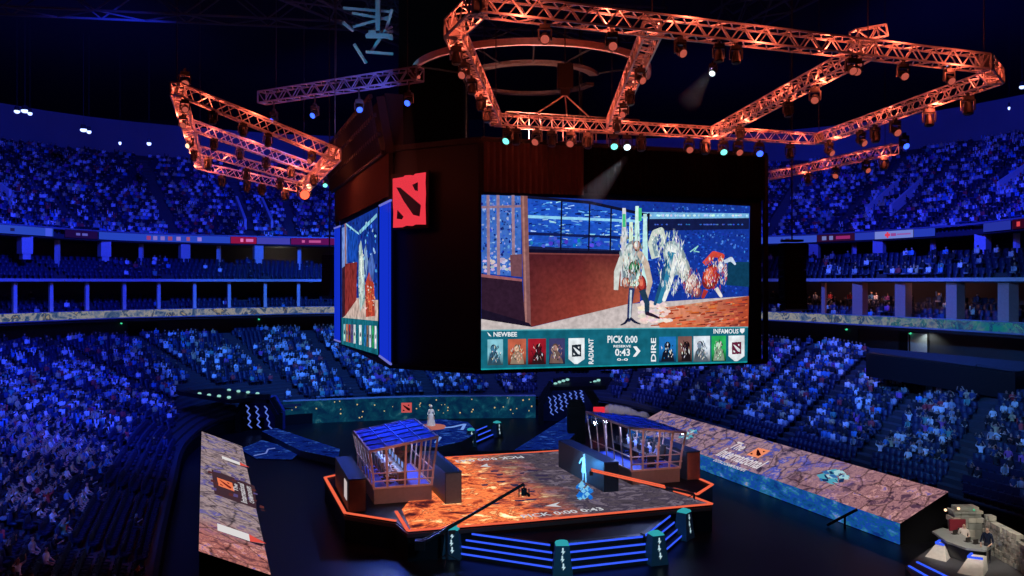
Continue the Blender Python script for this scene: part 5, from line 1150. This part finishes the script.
# ================================================================ BROADCAST DESK AT THE LOWER RIGHT
zb = .3; pl = thing('desk_platform', tuple(G(960, 575, 0)), 'dark curved platform under the broadcast desk with two blue edge lights', 'platform')
q = g2([(905,566),(930,548),(965,538),(1100,560),(1150,640),(960,640)], zb); m = MB(); m.prism([(p.x, p.y) for p in q], 0, zb); m.build('deck', mat('platform_grey', (.07, .07, .08), .5), pl)
for aa, bb in (((909,566),(937,582)), ((917,562),(958,582))):
    m = MB(); a, b = G(*aa, zb+.02), G(*bb, zb+.02); m.bar(a, b, .11, .06); m.build('light_strip', M['bluestrip'], pl)
def stone_mat(name, base, sc):
    m, nt, out = newmat(name); N = nt.nodes; L = nt.links; b = N.new('ShaderNodeBsdfPrincipled'); b.inputs['Roughness'].default_value = .85
    tc = N.new('ShaderNodeTexCoord'); mp = N.new('ShaderNodeMapping'); mp.inputs['Rotation'].default_value = (PI/2, 0, 0)
    br = N.new('ShaderNodeTexBrick'); br.inputs['Scale'].default_value = sc; br.inputs['Mortar Size'].default_value = .03; br.inputs['Color1'].default_value = (*base, 1); br.inputs['Color2'].default_value = (*[x*.55 for x in base], 1); br.inputs['Mortar'].default_value = (*[x*.18 for x in base], 1)
    nz = N.new('ShaderNodeTexNoise'); nz.inputs['Scale'].default_value = 3; nz.inputs['Detail'].default_value = 6
    va = N.new('ShaderNodeMix'); va.data_type = 'VECTOR'; va.inputs[0].default_value = .12
    L.new(tc.outputs['Object'], mp.inputs[0]); L.new(tc.outputs['Object'], nz.inputs['Vector']); L.new(mp.outputs[0], va.inputs[4]); L.new(nz.outputs['Color'], va.inputs[5]); L.new(va.outputs[1], br.inputs['Vector'])
    L.new(br.outputs['Color'], b.inputs['Base Color']); bp = N.new('ShaderNodeBump'); bp.inputs['Strength'].default_value = .6; L.new(br.outputs['Fac'], bp.inputs['Height']); bp.invert = True; L.new(bp.outputs[0], b.inputs['Normal'])
    L.new(b.outputs[0], out.inputs[0]); return m
stone = mat('stone_block', (.42, .40, .35), .9, noise=2.5, var=.45); stone2 = mat('stone_block_dark', (.26, .27, .25), .9, noise=2.5, var=.4); mortar = mat('mortar', (.05, .05, .05), .9)
# curved stone wall built as a pattern of blocks on a dark core
wl = thing('stone_backdrop', tuple(G(1000, 545, zb)), 'pale stone block backdrop wall behind the broadcast desk', 'backdrop wall')
wc = crv([tuple(G(985, 551, zb))[:2], tuple(G(995, 556.5, zb))[:2], tuple(G(1010, 565, zb))[:2], tuple(G(1026, 575, zb))[:2], tuple(G(1060, 600, zb))[:2]])
tops = lambda t: 2.12-.09*int(t*1.6)
m = MB(); curved_box(m, wc, 0, wc.n, 30, zb, 1.75, .15, .5); m.build('core', mortar, wl)
m = MB(); rr = random.Random(9); row = 0; z = zb
while z < 2.9:
    hgt = .2+.1*rr.random(); t = -.0+.07*(row % 2)
    while t < wc.n-.1:
        dt = .09+.09*rr.random(); t2 = min(t+dt, wc.n-.02)
        if z+hgt < tops((t+t2)/2)+.12: curved_box(m, wc, t+.006, t2-.006, 2, z+.02, z+hgt-.015, -.03-.1*rr.random(), .3, 0 if rr.random() < .68 else 1)
        t = t2
    z += hgt; row += 1
m.build('stone_course', [stone, stone2], wl)
tw = thing('stone_tower', tuple(G(963, 543.5, zb)), 'grey stepped stone pillar set with a maroon panel behind the broadcast desk', 'set piece')
b0 = G(963, 543.5, zb); m = MB(); rr = random.Random(4)
for z, w_, d_, hh in ((.0, 1.5, .7, .4), (.4, 1.45, .65, .4), (.8, 1.5, .65, .36), (1.16, 1.6, .75, .26), (1.42, 1.4, .65, .2), (1.62, 1.55, .75, .16), (1.78, 1.2, .6, .2)):
    for k in range(4): m.box(b0+Vector((.12-w_/2+w_*(k+.5)/4, .06*rr.random(), z+hh/2)), (w_/4-.02, d_, hh-.02), 0 if rr.random() < .3 else 1)
m.build('stone', [stone, stone2], tw)
m = MB(); m.box(b0+Vector((-.52, -.42, .98)), (.82, .1, .82)); m.build('maroon_panel', M['maroon'], tw)
for px, py in ((945.5, 510), (958.5, 508.5)):
    m = MB(); m.ball(P(px, py, 43.6), .075, 0, 8, 5); m.build('lamp', M['warmbulb'], tw)
m = MB(); m.ball(P(974, 510, 43.6), .05, 0, 6, 4); m.build('green_lamp', M['exitg'], tw)
dk_ = thing('broadcast_desk', tuple(G(955, 562, zb)), 'grey curved broadcast desk on angular ivory legs', 'desk')
zt = zb+.80; tp_ = g2([(932,531),(943,527.5),(962,534),(972,540),(984,541.5),(994,545),(986,550),(966,548),(946,541)], zt)
m = MB(); m.prism([(p.x, p.y) for p in tp_], zt-.1, zt); m.build('desk_top', M['desk'], dk_)
m = MB(); q = g2([(938,533),(950,530),(972,541),(984,546),(968,547),(948,541)], zt); m.prism([(p.x, p.y) for p in q], zb+.02, zt-.1); m.build('desk_body', mat('desk_body', (.05, .055, .06), .4), dk_)
def dleg(pts_b, pts_t, z_top):
    b = [G(x, y, zb) for x, y in pts_b]; t = [G(x, y, z_top) for x, y in pts_t]; m = MB(); m.add(b+t, [(3,2,1,0), (4,5,6,7), (0,1,5,4), (1,2,6,5), (2,3,7,6), (3,0,4,7)]); m.build('leg', M['ivory'], dk_)
    m = MB(); m.bar(t[0]+UZ*.03, t[1]+UZ*.03, .09); m.bar(t[0]+UZ*.03, t[3]+UZ*.03, .09); m.build('leg_light', M['bluestrip'], dk_)
dleg([(925,556.5),(946,562),(952,556),(932,552)], [(936,543.5),(944,545.5),(948,543),(940,541)], .85)
dleg([(957,573),(983,578),(988,570),(964,566)], [(968,557.5),(983,559.5),(987,556),(972,554)], .85)
m = MB()
for k in range(4): a = P(954.5+k*.6, 550+k*2.6, 42.1); b = P(964+k*.4, 552.5+k*2.6, 41.6); m.bar(a, b, .09)
m.build('light_strip', M['bluestrip'], dk_)
m = MB()
for x, y in ((968, 541.5), (975, 543.5), (955, 534)): p = G(x, y, zt); m.box(p+UZ*.02, (.3, .22, .03), 0, .4); m.box(p+UZ*.14+Vector((.05, .12, 0)), (.3, .03, .22), 0, .4)
for i, (x, y) in enumerate(((968, 541.5), (975.5, 543.5), (955, 534))):
    p = G(x, y, zt); r = thing('laptop', p, ('laptop in the middle of the broadcast desk', 'laptop nearest the right end of the broadcast desk', 'laptop at the left part of the broadcast desk')[i], 'laptop')
    m = MB(); m.box(p+UZ*.012, (.33, .23, .022), 0, .4); m.build('keyboard', M['dark'], r); m = MB(); m.box(p+UZ*.13+Vector((-.05, -.11, 0)), (.33, .02, .22), 0, .4); m.build('lid', M['dark'], r)
def chair(p, lab):
    r = thing('swivel_chair', p, lab, 'chair'); m = MB(); m.box(p+UZ*.47, (.5, .5, .08)); m.build('seat', M['dark'], r); m = MB(); m.box(p+Vector((.1, .26, .75)), (.48, .07, .5), 0, -.3); m.build('backrest', M['dark'], r)
    m = MB(); m.tube(p+UZ*.05, p+UZ*.45, .04); [m.bar(p+UZ*.06, p+Vector((.28*math.cos(a), .28*math.sin(a), .03)), .05) for a in (0, 1.26, 2.5, 3.77, 5.0)]; m.build('pedestal', M['dark'], r)
pa_ = G(987.5, 562.5, zb)
person('desk', pa_, -.75, (.006, .012, .035), 'commentator in dark jacket standing at the desk end before the stone wall', None, 1.0)
pb_ = G(964, 549.5, zb); chair(pb_+Vector((.05,.1,0)), 'dark swivel chair under the pale dressed commentator')
person('lap', pb_+UZ*.03, -.5, (.62, .55, .52), 'commentator in pale top seated in front of the grey stone pillar', None, 1.0)

# ================================================================ SEATS AND SPECTATORS
random.seed(21)
SHIRTS = [((.8,.82,.85), 'white', 18), ((.36,.39,.45), 'grey', 13), ((.02,.02,.03), 'black', 36), ((.03,.06,.16), 'navy', 16), ((.10,.30,.60), 'blue', 7), ((.45,.06,.07), 'red', 5), ((.12,.35,.30), 'green', 3), ((.55,.45,.25), 'tan', 4), ((.30,.10,.35), 'purple', 3)]
def pick():
    x = R()*sum(s[2] for s in SHIRTS)
    for c, n, w in SHIRTS:
        x -= w
        if x < 0: return c, n
    return SHIRTS[0][:2]
def scr(p): return 512+F*p.x/p.y, HY+F*(HC-p.z)/p.y
def box_np(c, d, ta=1.0):
    x, y, z = d[0]/2, d[1]/2, d[2]/2
    return [(c[0]+a*(ta if k > 0 else 1), c[1]+b*(ta if k > 0 else 1), c[2]+k) for k in (-z, z) for a, b in ((-x, -y), (x, -y), (x, y), (-x, y))]
BF = [(4,5,6,7), (0,1,5,4), (1,2,6,5), (2,3,7,6), (3,0,4,7)]
def template(parts):
    vs, fs, ch = [], [], []
    for v, k in parts: o = len(vs); vs += v; fs += [tuple(o+i for i in f) for f in BF]; ch += [k]*8
    return np.array(vs), np.array(fs), np.array(ch)
def head_v(z): 
    vs = []
    for zz, r in ((z-.12, .06), (z, .105), (z+.1, .075)): vs += [(r*math.cos(i*PI/3), r*math.sin(i*PI/3), zz) for i in range(6)]
    return vs
def person_t(arm):
    v, f, c = template([(box_np((0, .03, .72), (.27, .2, .44), 1.28), 0), (box_np((0, .03, 1.0), (.345, .21, .13), .4), 0), (box_np((0, -.2, .5), (.34, .5, .14)), 2)]+([(box_np((-.22, -.1, .8), (.09, .12, .42)), 0), (box_np((.22, -.1, .8), (.09, .12, .42)), 0)] if arm == 0 else [(box_np((-.26, -.05, 1.2), (.09, .1, .45)), 0), (box_np((.26, -.1, 1.1), (.09, .1, .4)), 0)]))
    hv = head_v(1.22); o = len(v); q = []
    for j in range(2): q += [(o+6*j+i, o+6*j+(i+1) % 6, o+6*(j+1)+(i+1) % 6, o+6*(j+1)+i) for i in range(6)]
    q += [(o+12, o+13, o+14, o+15), (o+12, o+15, o+16, o+17)]
    return np.vstack([v, np.array(hv)]), np.vstack([f, np.array(q)]), np.concatenate([c, [1]*12, [3]*6])
def bulk(name, tmpls, items, material, colored):
    """one mesh from many placed copies; items: (template index, position, rz, scale, colours)"""
    V, Fc, Cl = [], [], []; o = 0
    for ti, p, rz, k, cols in items:
        v, f, ch = tmpls[ti]; c, s = math.cos(rz), math.sin(rz)
        w = np.empty_like(v); w[:, 0] = (v[:, 0]*c-v[:, 1]*s)*k+p[0]; w[:, 1] = (v[:, 0]*s+v[:, 1]*c)*k+p[1]; w[:, 2] = v[:, 2]*k+p[2]
        V.append(w); Fc.append(f+o); o += len(v)
        if colored: Cl.append(np.array(cols)[ch])
    V = np.vstack(V).astype(np.float32); Fc = np.vstack(Fc).astype(np.int32); me = bpy.data.meshes.new(name)
    me.vertices.add(len(V)); me.vertices.foreach_set('co', V.ravel()); me.loops.add(Fc.size); me.loops.foreach_set('vertex_index', Fc.ravel())
    me.polygons.add(len(Fc)); me.polygons.foreach_set('loop_start', np.arange(0, Fc.size, 4, dtype=np.int32)); me.polygons.foreach_set('loop_total', np.full(len(Fc), 4, dtype=np.int32))
    me.update(calc_edges=True)
    if colored:
        c = np.vstack(Cl).astype(np.float32); c = np.hstack([c, np.ones((len(c), 1), np.float32)]); at = me.color_attributes.new('Col', 'FLOAT_COLOR', 'POINT'); at.data.foreach_set('color', c.ravel())
    me.materials.append(material); ob = bpy.data.objects.new(name, me); C.objects.link(ob); return ob
SKIN = [(.45,.28,.2), (.52,.34,.25), (.36,.22,.16)]; PT = [person_t(0), person_t(1)]
seat_t = [template([(box_np((0, .08, .42), (.47, .40, .09)), 0), (box_np((0, .30, .66), (.47, .09, .52)), 0), (box_np((0, .12, .2), (.3, .12, .4)), 0)]),
          template([(box_np((0, .24, .60), (.47, .14, .44)), 0), (box_np((0, .30, .72), (.47, .09, .46)), 0), (box_np((0, .18, .2), (.3, .12, .4)), 0)])]
seats, folk = [], []                              # (tier, pos, rz, t, row)
def occ_low(p, t, k):
    x, y = scr(p)
    if x < 512:
        if t < 3.1 and k < 5: return .02
        if t < 3.1 and k < 8: return .3
        if t > 3.1 and t < 4.1 and k < 3: return .1
        if 205 < x < 262 and y < 352: return .12
        if x < 110 and y < 372: return .35
        if y > 520: return .62
        return .66
    if k < 2: return .0
    if x > 850 and y > 455: return .36
    if x > 1000: return .5
    return .76
for p, rz, t, k in LOW.spots():
    x, y = scr(p)
    if p.y < 18 or x < -60 or x > 1090 or y > 640: continue
    if 866 < x < 1030 and t > 8 and y < 376+(x-866)*.14: continue      # the press gallery stands here
    if 176 < x < 285 and p.z < 4.5 and y > 386: continue                # portals
    if 536 < x < 612 and p.z < 5 and y > 374: continue
    seats.append(('low', p, rz, t, k))
    if R() < occ_low(p, t, k): folk.append(('low', p, rz, t, k))
for p, rz, t, k in UP.spots():
    x, y = scr(p)
    if x < -30 or x > 1060 or y < 60 or (400 < x < 745): continue
    seats.append(('up', p, rz, t, k)); d = .74 if (abs(x-150) > 45 or y > 190) else .45
    if 560 < x and y < 170 and x < 800: d = .4
    if R() < d: folk.append(('up', p, rz, t, k))
def rows_on(f, z, rise, d0, d1, n, key, prob, gap):
    for k in range(n):
        g = off(f, d0+(d1-d0)*(k+.5)/n); zz = z+rise*k/(n-1); prev = None; acc = 0; cnt = 0
        for i in range(1401):
            t = .8+(f.n-1.0)*i/1400; a = g(t)
            if prev is not None:
                acc += (a-prev).length
                if acc >= .58:
                    acc -= .58; cnt += 1; x, y = scr(V2(a, zz)); e = a-prev; rz = math.atan2(e.y, e.x)
                    if -30 < x < 1060 and not (395 < x < 748) and cnt % gap > 1:
                        s = ('box', V2(a, zz), rz, t, k); seats.append(s)
                        if R() < prob(x, y): folk.append(s)
            prev = a
rows_on(Rc, 10.5, 1.4, .9, 5.1, 4, 'box', lambda x, y: .04 if x < 330 else .3, 15)
rows_on(Rc, 14.3, 1.6, .9, 6.0, 5, 'club', lambda x, y: .45 if (120 < x < 170) else (.08 if x < 330 else .22), 19)
print('seats', len(seats), 'people', len(folk))
def nearest(lst, extra):
    c = []
    for i, s in enumerate(lst):
        x, y = scr(s[1]+UZ*.9)
        if s[0] == 'low' and 4 < x < 1020 and y < 570 and extra(x, y, s): c.append((s[1].y, i))
    return [i for _, i in sorted(c)[:300]]
def hidden(x, y, s):
    if 560 < x < 950 and y > 408+(x-655)*.27 and s[1].y > 42: return True      # behind the right ramp
    if 930 < x and y > 500: return True                                          # behind the desk
    if 196 < x < 275 and y > 425: return True
    return False
near_f = set(nearest(folk, lambda x, y, s: not hidden(x, y, s)))
occupied = set((round(s[1].x, 2), round(s[1].y, 2)) for s in folk)
near_s = set(nearest(seats, lambda x, y, s: not hidden(x, y, s) and (round(s[1].x, 2), round(s[1].y, 2)) not in occupied))
def ordinal(n): return '%d%s' % (n, 'th' if 10 <= n % 100 <= 20 else {1:'st', 2:'nd', 3:'rd'}.get(n % 10, 'th'))
def in_row(lst):
    d = {}
    for i, s in enumerate(lst):
        if s[0] != 'low': continue
        x, y = scr(s[1]+UZ*.9)
        if -1 < x < 1025 and y < 577: d.setdefault((x < 512, s[4]), []).append((x, i))
    r = {}
    for k_, v in d.items():
        for n, (_, i) in enumerate(sorted(v)): r[i] = n+1
    return r
rk = in_row(folk); items = []; poses = ['lap', 'lap', 'lean', 'phone', 'cheer']
for i, (tier, p, rz, t, k) in enumerate(folk):
    col, cn_ = pick(); rz += (R()-.5)*.5; sc = .80+.12*R(); po = random.choice(poses); arm = 1 if R() < .12 else 0; sk = random.choice(SKIN); hr = (.02, .015, .012) if R() < .85 else (.3, .2, .1); pt = random.choice([(.03,.03,.05), (.05,.07,.15), (.2,.2,.25)])
    if i in near_f:
        side_ = 'left' if p.x < 0 else 'right'; verb = {'lap': 'seated', 'lean': 'leaning', 'phone': 'filming', 'cheer': 'cheering'}[po]
        person(po, p, rz, col, '%s spectator in %s top, row %d of %s lower stand, %s from left' % (verb, cn_, k+1, side_, ordinal(rk.get(i, 1))), 'spectators in the lower stands', sc)
    else: items.append((arm, p, rz, sc, [col, sk, pt, hr]))
cr_ = bulk('crowd', PT, items, M['crowd'], True); tag(cr_, 'blue lit crowd of spectators filling the stands all around the arena', 'crowd', None, 'stuff')
m = MB(); m.box((0, .08, .42), (.47, .40, .09)); m.box((0, .29, .66), (.47, .08, .52)); m.box((0, .3, .95), (.43, .06, .06)); m.box((0, .12, .2), (.3, .12, .4)); m.box((-.25, .1, .6), (.05, .36, .05)); m.box((.25, .1, .6), (.05, .36, .05)); m.box((-.25, .24, .5), (.05, .06, .25)); m.box((.25, .24, .5), (.05, .06, .25))
s0 = m.build('arena_seat', M['seat'], origin=(0, 0, 0)); seat_me = s0.data; first = True; items = []; rs = in_row(seats)
for i, (tier, p, rz, t, k) in enumerate(seats):
    if i in near_s:
        o = s0 if first else s0.copy()
        if not first: C.objects.link(o)
        first = False; o.location = p; o.rotation_euler = (0, 0, rz); o.scale = (.86, .86, .86)
        tag(o, 'empty blue seat, row %d of %s lower stand, %s seat from left' % (k+1, 'left' if p.x < 0 else 'right', ordinal(rs.get(i, 1))), 'seat', 'empty seats in the lower stands')
    else: items.append((0 if (round(p.x, 2), round(p.y, 2)) in occupied or R() < .5 else 1, p, rz, .86, None))
tag(bulk('seating_rows', seat_t, items, M['seat'], False), 'countless dark blue seats filling the stands all around the arena', 'seats', None, 'stuff')

# ================================================================ LIGHT
def light(kind, name, loc, tgt, col, power, size=.5, angle=60, blend=.5):
    l = bpy.data.lights.new(name, kind); l.color = col; l.energy = power
    if kind == 'SPOT': l.spot_size = math.radians(angle); l.spot_blend = blend; l.shadow_soft_size = size
    elif kind == 'AREA': l.size = size
    else: l.shadow_soft_size = size
    o = bpy.data.objects.new(name, l); C.objects.link(o); o.location = loc
    if tgt is not None: o.rotation_euler = (Vector(tgt)-Vector(loc)).to_track_quat('-Z', 'Y').to_euler()
    return o
BL = (.018, .045, 1.0)
for loc, tgt, pw, an, col in [((-24,60,31), (-50,92,25), 54000, 75, BL), ((-10,72,31), (-22,118,25), 50000, 62, BL), ((24,60,31), (52,92,26), 58000, 72, BL), ((12,72,31), (26,116,26), 44000, 60, BL),
                              ((-22,54,27), (-38,62,4), 46000, 80, (.02,.06,1)), ((-20,30,18.5), (-30,44,3), 15000, 86, (.03,.12,1)), ((-14,66,31), (-20,94,6), 64000, 66, (.04,.20,1)), ((4,66,31), (10,94,6), 50000, 60, (.08,.13,1)), ((14,60,32), (30,72,6), 44000, 62, (.05,.15,1)), ((20,46,18.5), (36,58,5), 13000, 76, (.06,.30,1)),
                              ((-20,62,30), (-46,84,12), 16000, 60, BL), ((16,58,30), (34,78,13), 11000, 60, (.07,.04,1)), ((-10,70,30), (-24,80,0), 5000, 55, (.05,.12,1)), ((-20,74,31), (-50,108,33), 3000, 70, BL), ((20,74,31), (50,108,34), 2200, 70, BL)]:
    light('SPOT', 'blue_wash', loc, tgt, col, pw, .6, an, .8)
for i, (p, pw) in enumerate(ORANGE_PTS):
    light('POINT', 'rig_glow', p+Vector(((0, -.55, -.32), (0, .1, 0), (.1, -.4, .45))[i % 3]), None, (1, .135, .065), pw*1.1*(.6 if i % 3 == 1 else 1.0), .1)
light('POINT', 'hot_spill', hot_p+Vector((.2, -.5, .3)), None, (1, .2, .08), 260, .1)
print('orange lights', len(ORANGE_PTS))
light('SPOT', 'blue_truss_wash', (-4.5, 30, 19.6), (bt0+bt1)/2, (.2, .22, 1), 1300, .3, 62)
light('SPOT', 'cyan_beam', nd+Vector((-1, -5, -5)), nd, (.03, .5, .75), 2600, .2, 50)
light('SPOT', 'roof_wash', (-12, 44, 22), (-24, 60, 36), (.06, .12, 1), 900, .4, 110)
light('SPOT', 'roof_wash', (22, 40, 24), (30, 56, 36), (.10, .10, .5), 900, .4, 110)
light('SPOT', 'booth_wash', (-7.5, 52, 9.6), fA(1.6, 3, 3), (.08, .17, 1), 3200, .3, 95)
light('SPOT', 'booth_wash', (7.5, 55.5, 9.6), fB(1.6, 3, 3), (.05, .11, 1), 900, .3, 95)
for f_ in (fA, fB):
    for b_ in (1.4, 3.2, 5.0): light('POINT', 'booth_fill', f_(1.65, b_, 3.0), None, (.36, .52, 1), 190, .15)  # unseen points added to brighten the booth interiors
light('SPOT', 'copper_wash', (-6.5, 37.5, 9.2), fA(1.6, 0, 1.2), (1, .5, .38), 2600, .3, 22)
light('SPOT', 'copper_wash', (10, 41, 9.2), fB(1.6, 0, 1.2), (1, .5, .38), 3000, .3, 22)
light('SPOT', 'orange_block_wash', (12, 46, 14), o4+UZ*.8, (1, .35, .18), 900, .2, 16)
light('SPOT', 'teal_wash', (2, 44, 9.5), (-2.9, 48, 2.4), (.1, .6, .8), 260, .2, 30)
light('SPOT', 'figure_fill', (2, 38.5, 9.3), fp+UZ*1, (.35, .75, 1), 15000, .1, 8)  # unseen spot added to brighten the stage figure
light('POINT', 'figure_halo_fill', fp+Vector((-.75, -.7, 1.1)), None, (.06, .36, 1), 120, .2)  # unseen blue point added for the halo on the slab behind
light('SPOT', 'far_figure_beam', (-5, 68, 22), dc+UZ, (.85, .9, 1), 14000, .1, 9)
light('SPOT', 'desk_wash', (20, 36, 11), P(965, 545, 42.5), (1, .92, .8), 3600, .3, 30)
light('SPOT', 'desk_wash', (24, 35, 9), G(1010, 550, 1.2), (1, .95, .78), 1500, .3, 44)
light('SPOT', 'stage_front_fill', (3, 30, 9), (3, 43, 1), (.07, .36, .7), 3200, .5, 70)
light('SPOT', 'ring_wash', (1, 41, 21.2), (1, 47, 26.5), (1, .45, .38), 1500, .2, 150)
light('SPOT', 'concourse_warm', (26, 66, 9.2), (34, 74, 8.6), (1, .5, .35), 60, .3, 120)
light('POINT', 'club_lamp', off(Uc, 4)(t_at(Uc, 284))+UZ*17.5, None, (1, .85, .6), 60, .2)
for px, pw in ((846, 70), (905, 55), (800, 35)):
    light('POINT', 'box_warm', off(Rc, 3.5)(t_at(Rc, px))+UZ*13.4, None, (1, .42, .35), pw, .2)

light('SPOT', 'rock_wash', P(625, 380, 72), P(625, 411, 78), (1, .9, .85), 500, .1, 40)
light('SPOT', 'doorway_fill', off(LO, 1.2)(t_at(LO, 914))+UZ*1.4, off(LO, 2.0)(t_at(LO, 914)), (.8, 1, .9), 40, .1, 140)  # unseen spot added to make the doorway bright
def haze(p, q, r1, col, pw, dens, lab, ang):
    m, nt, out = newmat('haze_volume'); v = nt.nodes.new('ShaderNodeVolumePrincipled'); v.inputs['Density'].default_value = dens; v.inputs['Color'].default_value = (.9, .95, 1, 1); v.inputs['Anisotropy'].default_value = .2
    nt.links.new(v.outputs[0], out.inputs['Volume']); p = Vector(p); q = Vector(q); b = MB(); b.tube(p, q, .12, r1, 14)
    tag(b.build('haze', m, origin=p), lab, 'haze', None, 'stuff'); light('SPOT', 'beam_lamp', p-(q-p).normalized()*.05, q, col, pw, .05, ang, .3)
hz = P(627, 157, 38.0); haze(hz, P(588, 200, 35.5), .6, (.8, .9, 1), 500, .05, 'faint white light beam in the haze above the main screen', 15)
hz = P(712, 68, 39.6); haze(hz, P(688, 103, 38.5), .6, (.7, .8, 1), 260, .05, 'faint pale light beam in the haze between the two cross beams', 18)
hz = along(bt0, bt1, 409); haze(hz-UZ*1.1, hz+Vector((-.4, 1, -5.2)), .8, (.03, .08, 1), 1500, .05, 'faint blue light beam in the haze below the straight truss', 18)
w = bpy.data.worlds.new('arena_dark'); bpy.context.scene.world = w; w.use_nodes = True
bg = w.node_tree.nodes.get('Background') or w.node_tree.nodes.new('ShaderNodeBackground'); bg.inputs[0].default_value = (.02, .04, .5, 1); bg.inputs[1].default_value = .006

# ================================================================ CAMERA
cam = bpy.data.cameras.new('camera'); co = bpy.data.objects.new('camera', cam); C.objects.link(co); co.location = (0, 0, HC); co.rotation_euler = (PI/2, 0, 0)
cam.sensor_fit = 'HORIZONTAL'; cam.sensor_width = 36; cam.lens = F/1024*36; cam.shift_y = -(288-HY)/1024; cam.clip_start = .1; cam.clip_end = 500
sc = bpy.context.scene; sc.camera = co
vs = sc.view_settings; vs.view_transform = 'Standard'; vs.look = 'None'; vs.exposure = 0; vs.gamma = 1; vs.use_curve_mapping = False
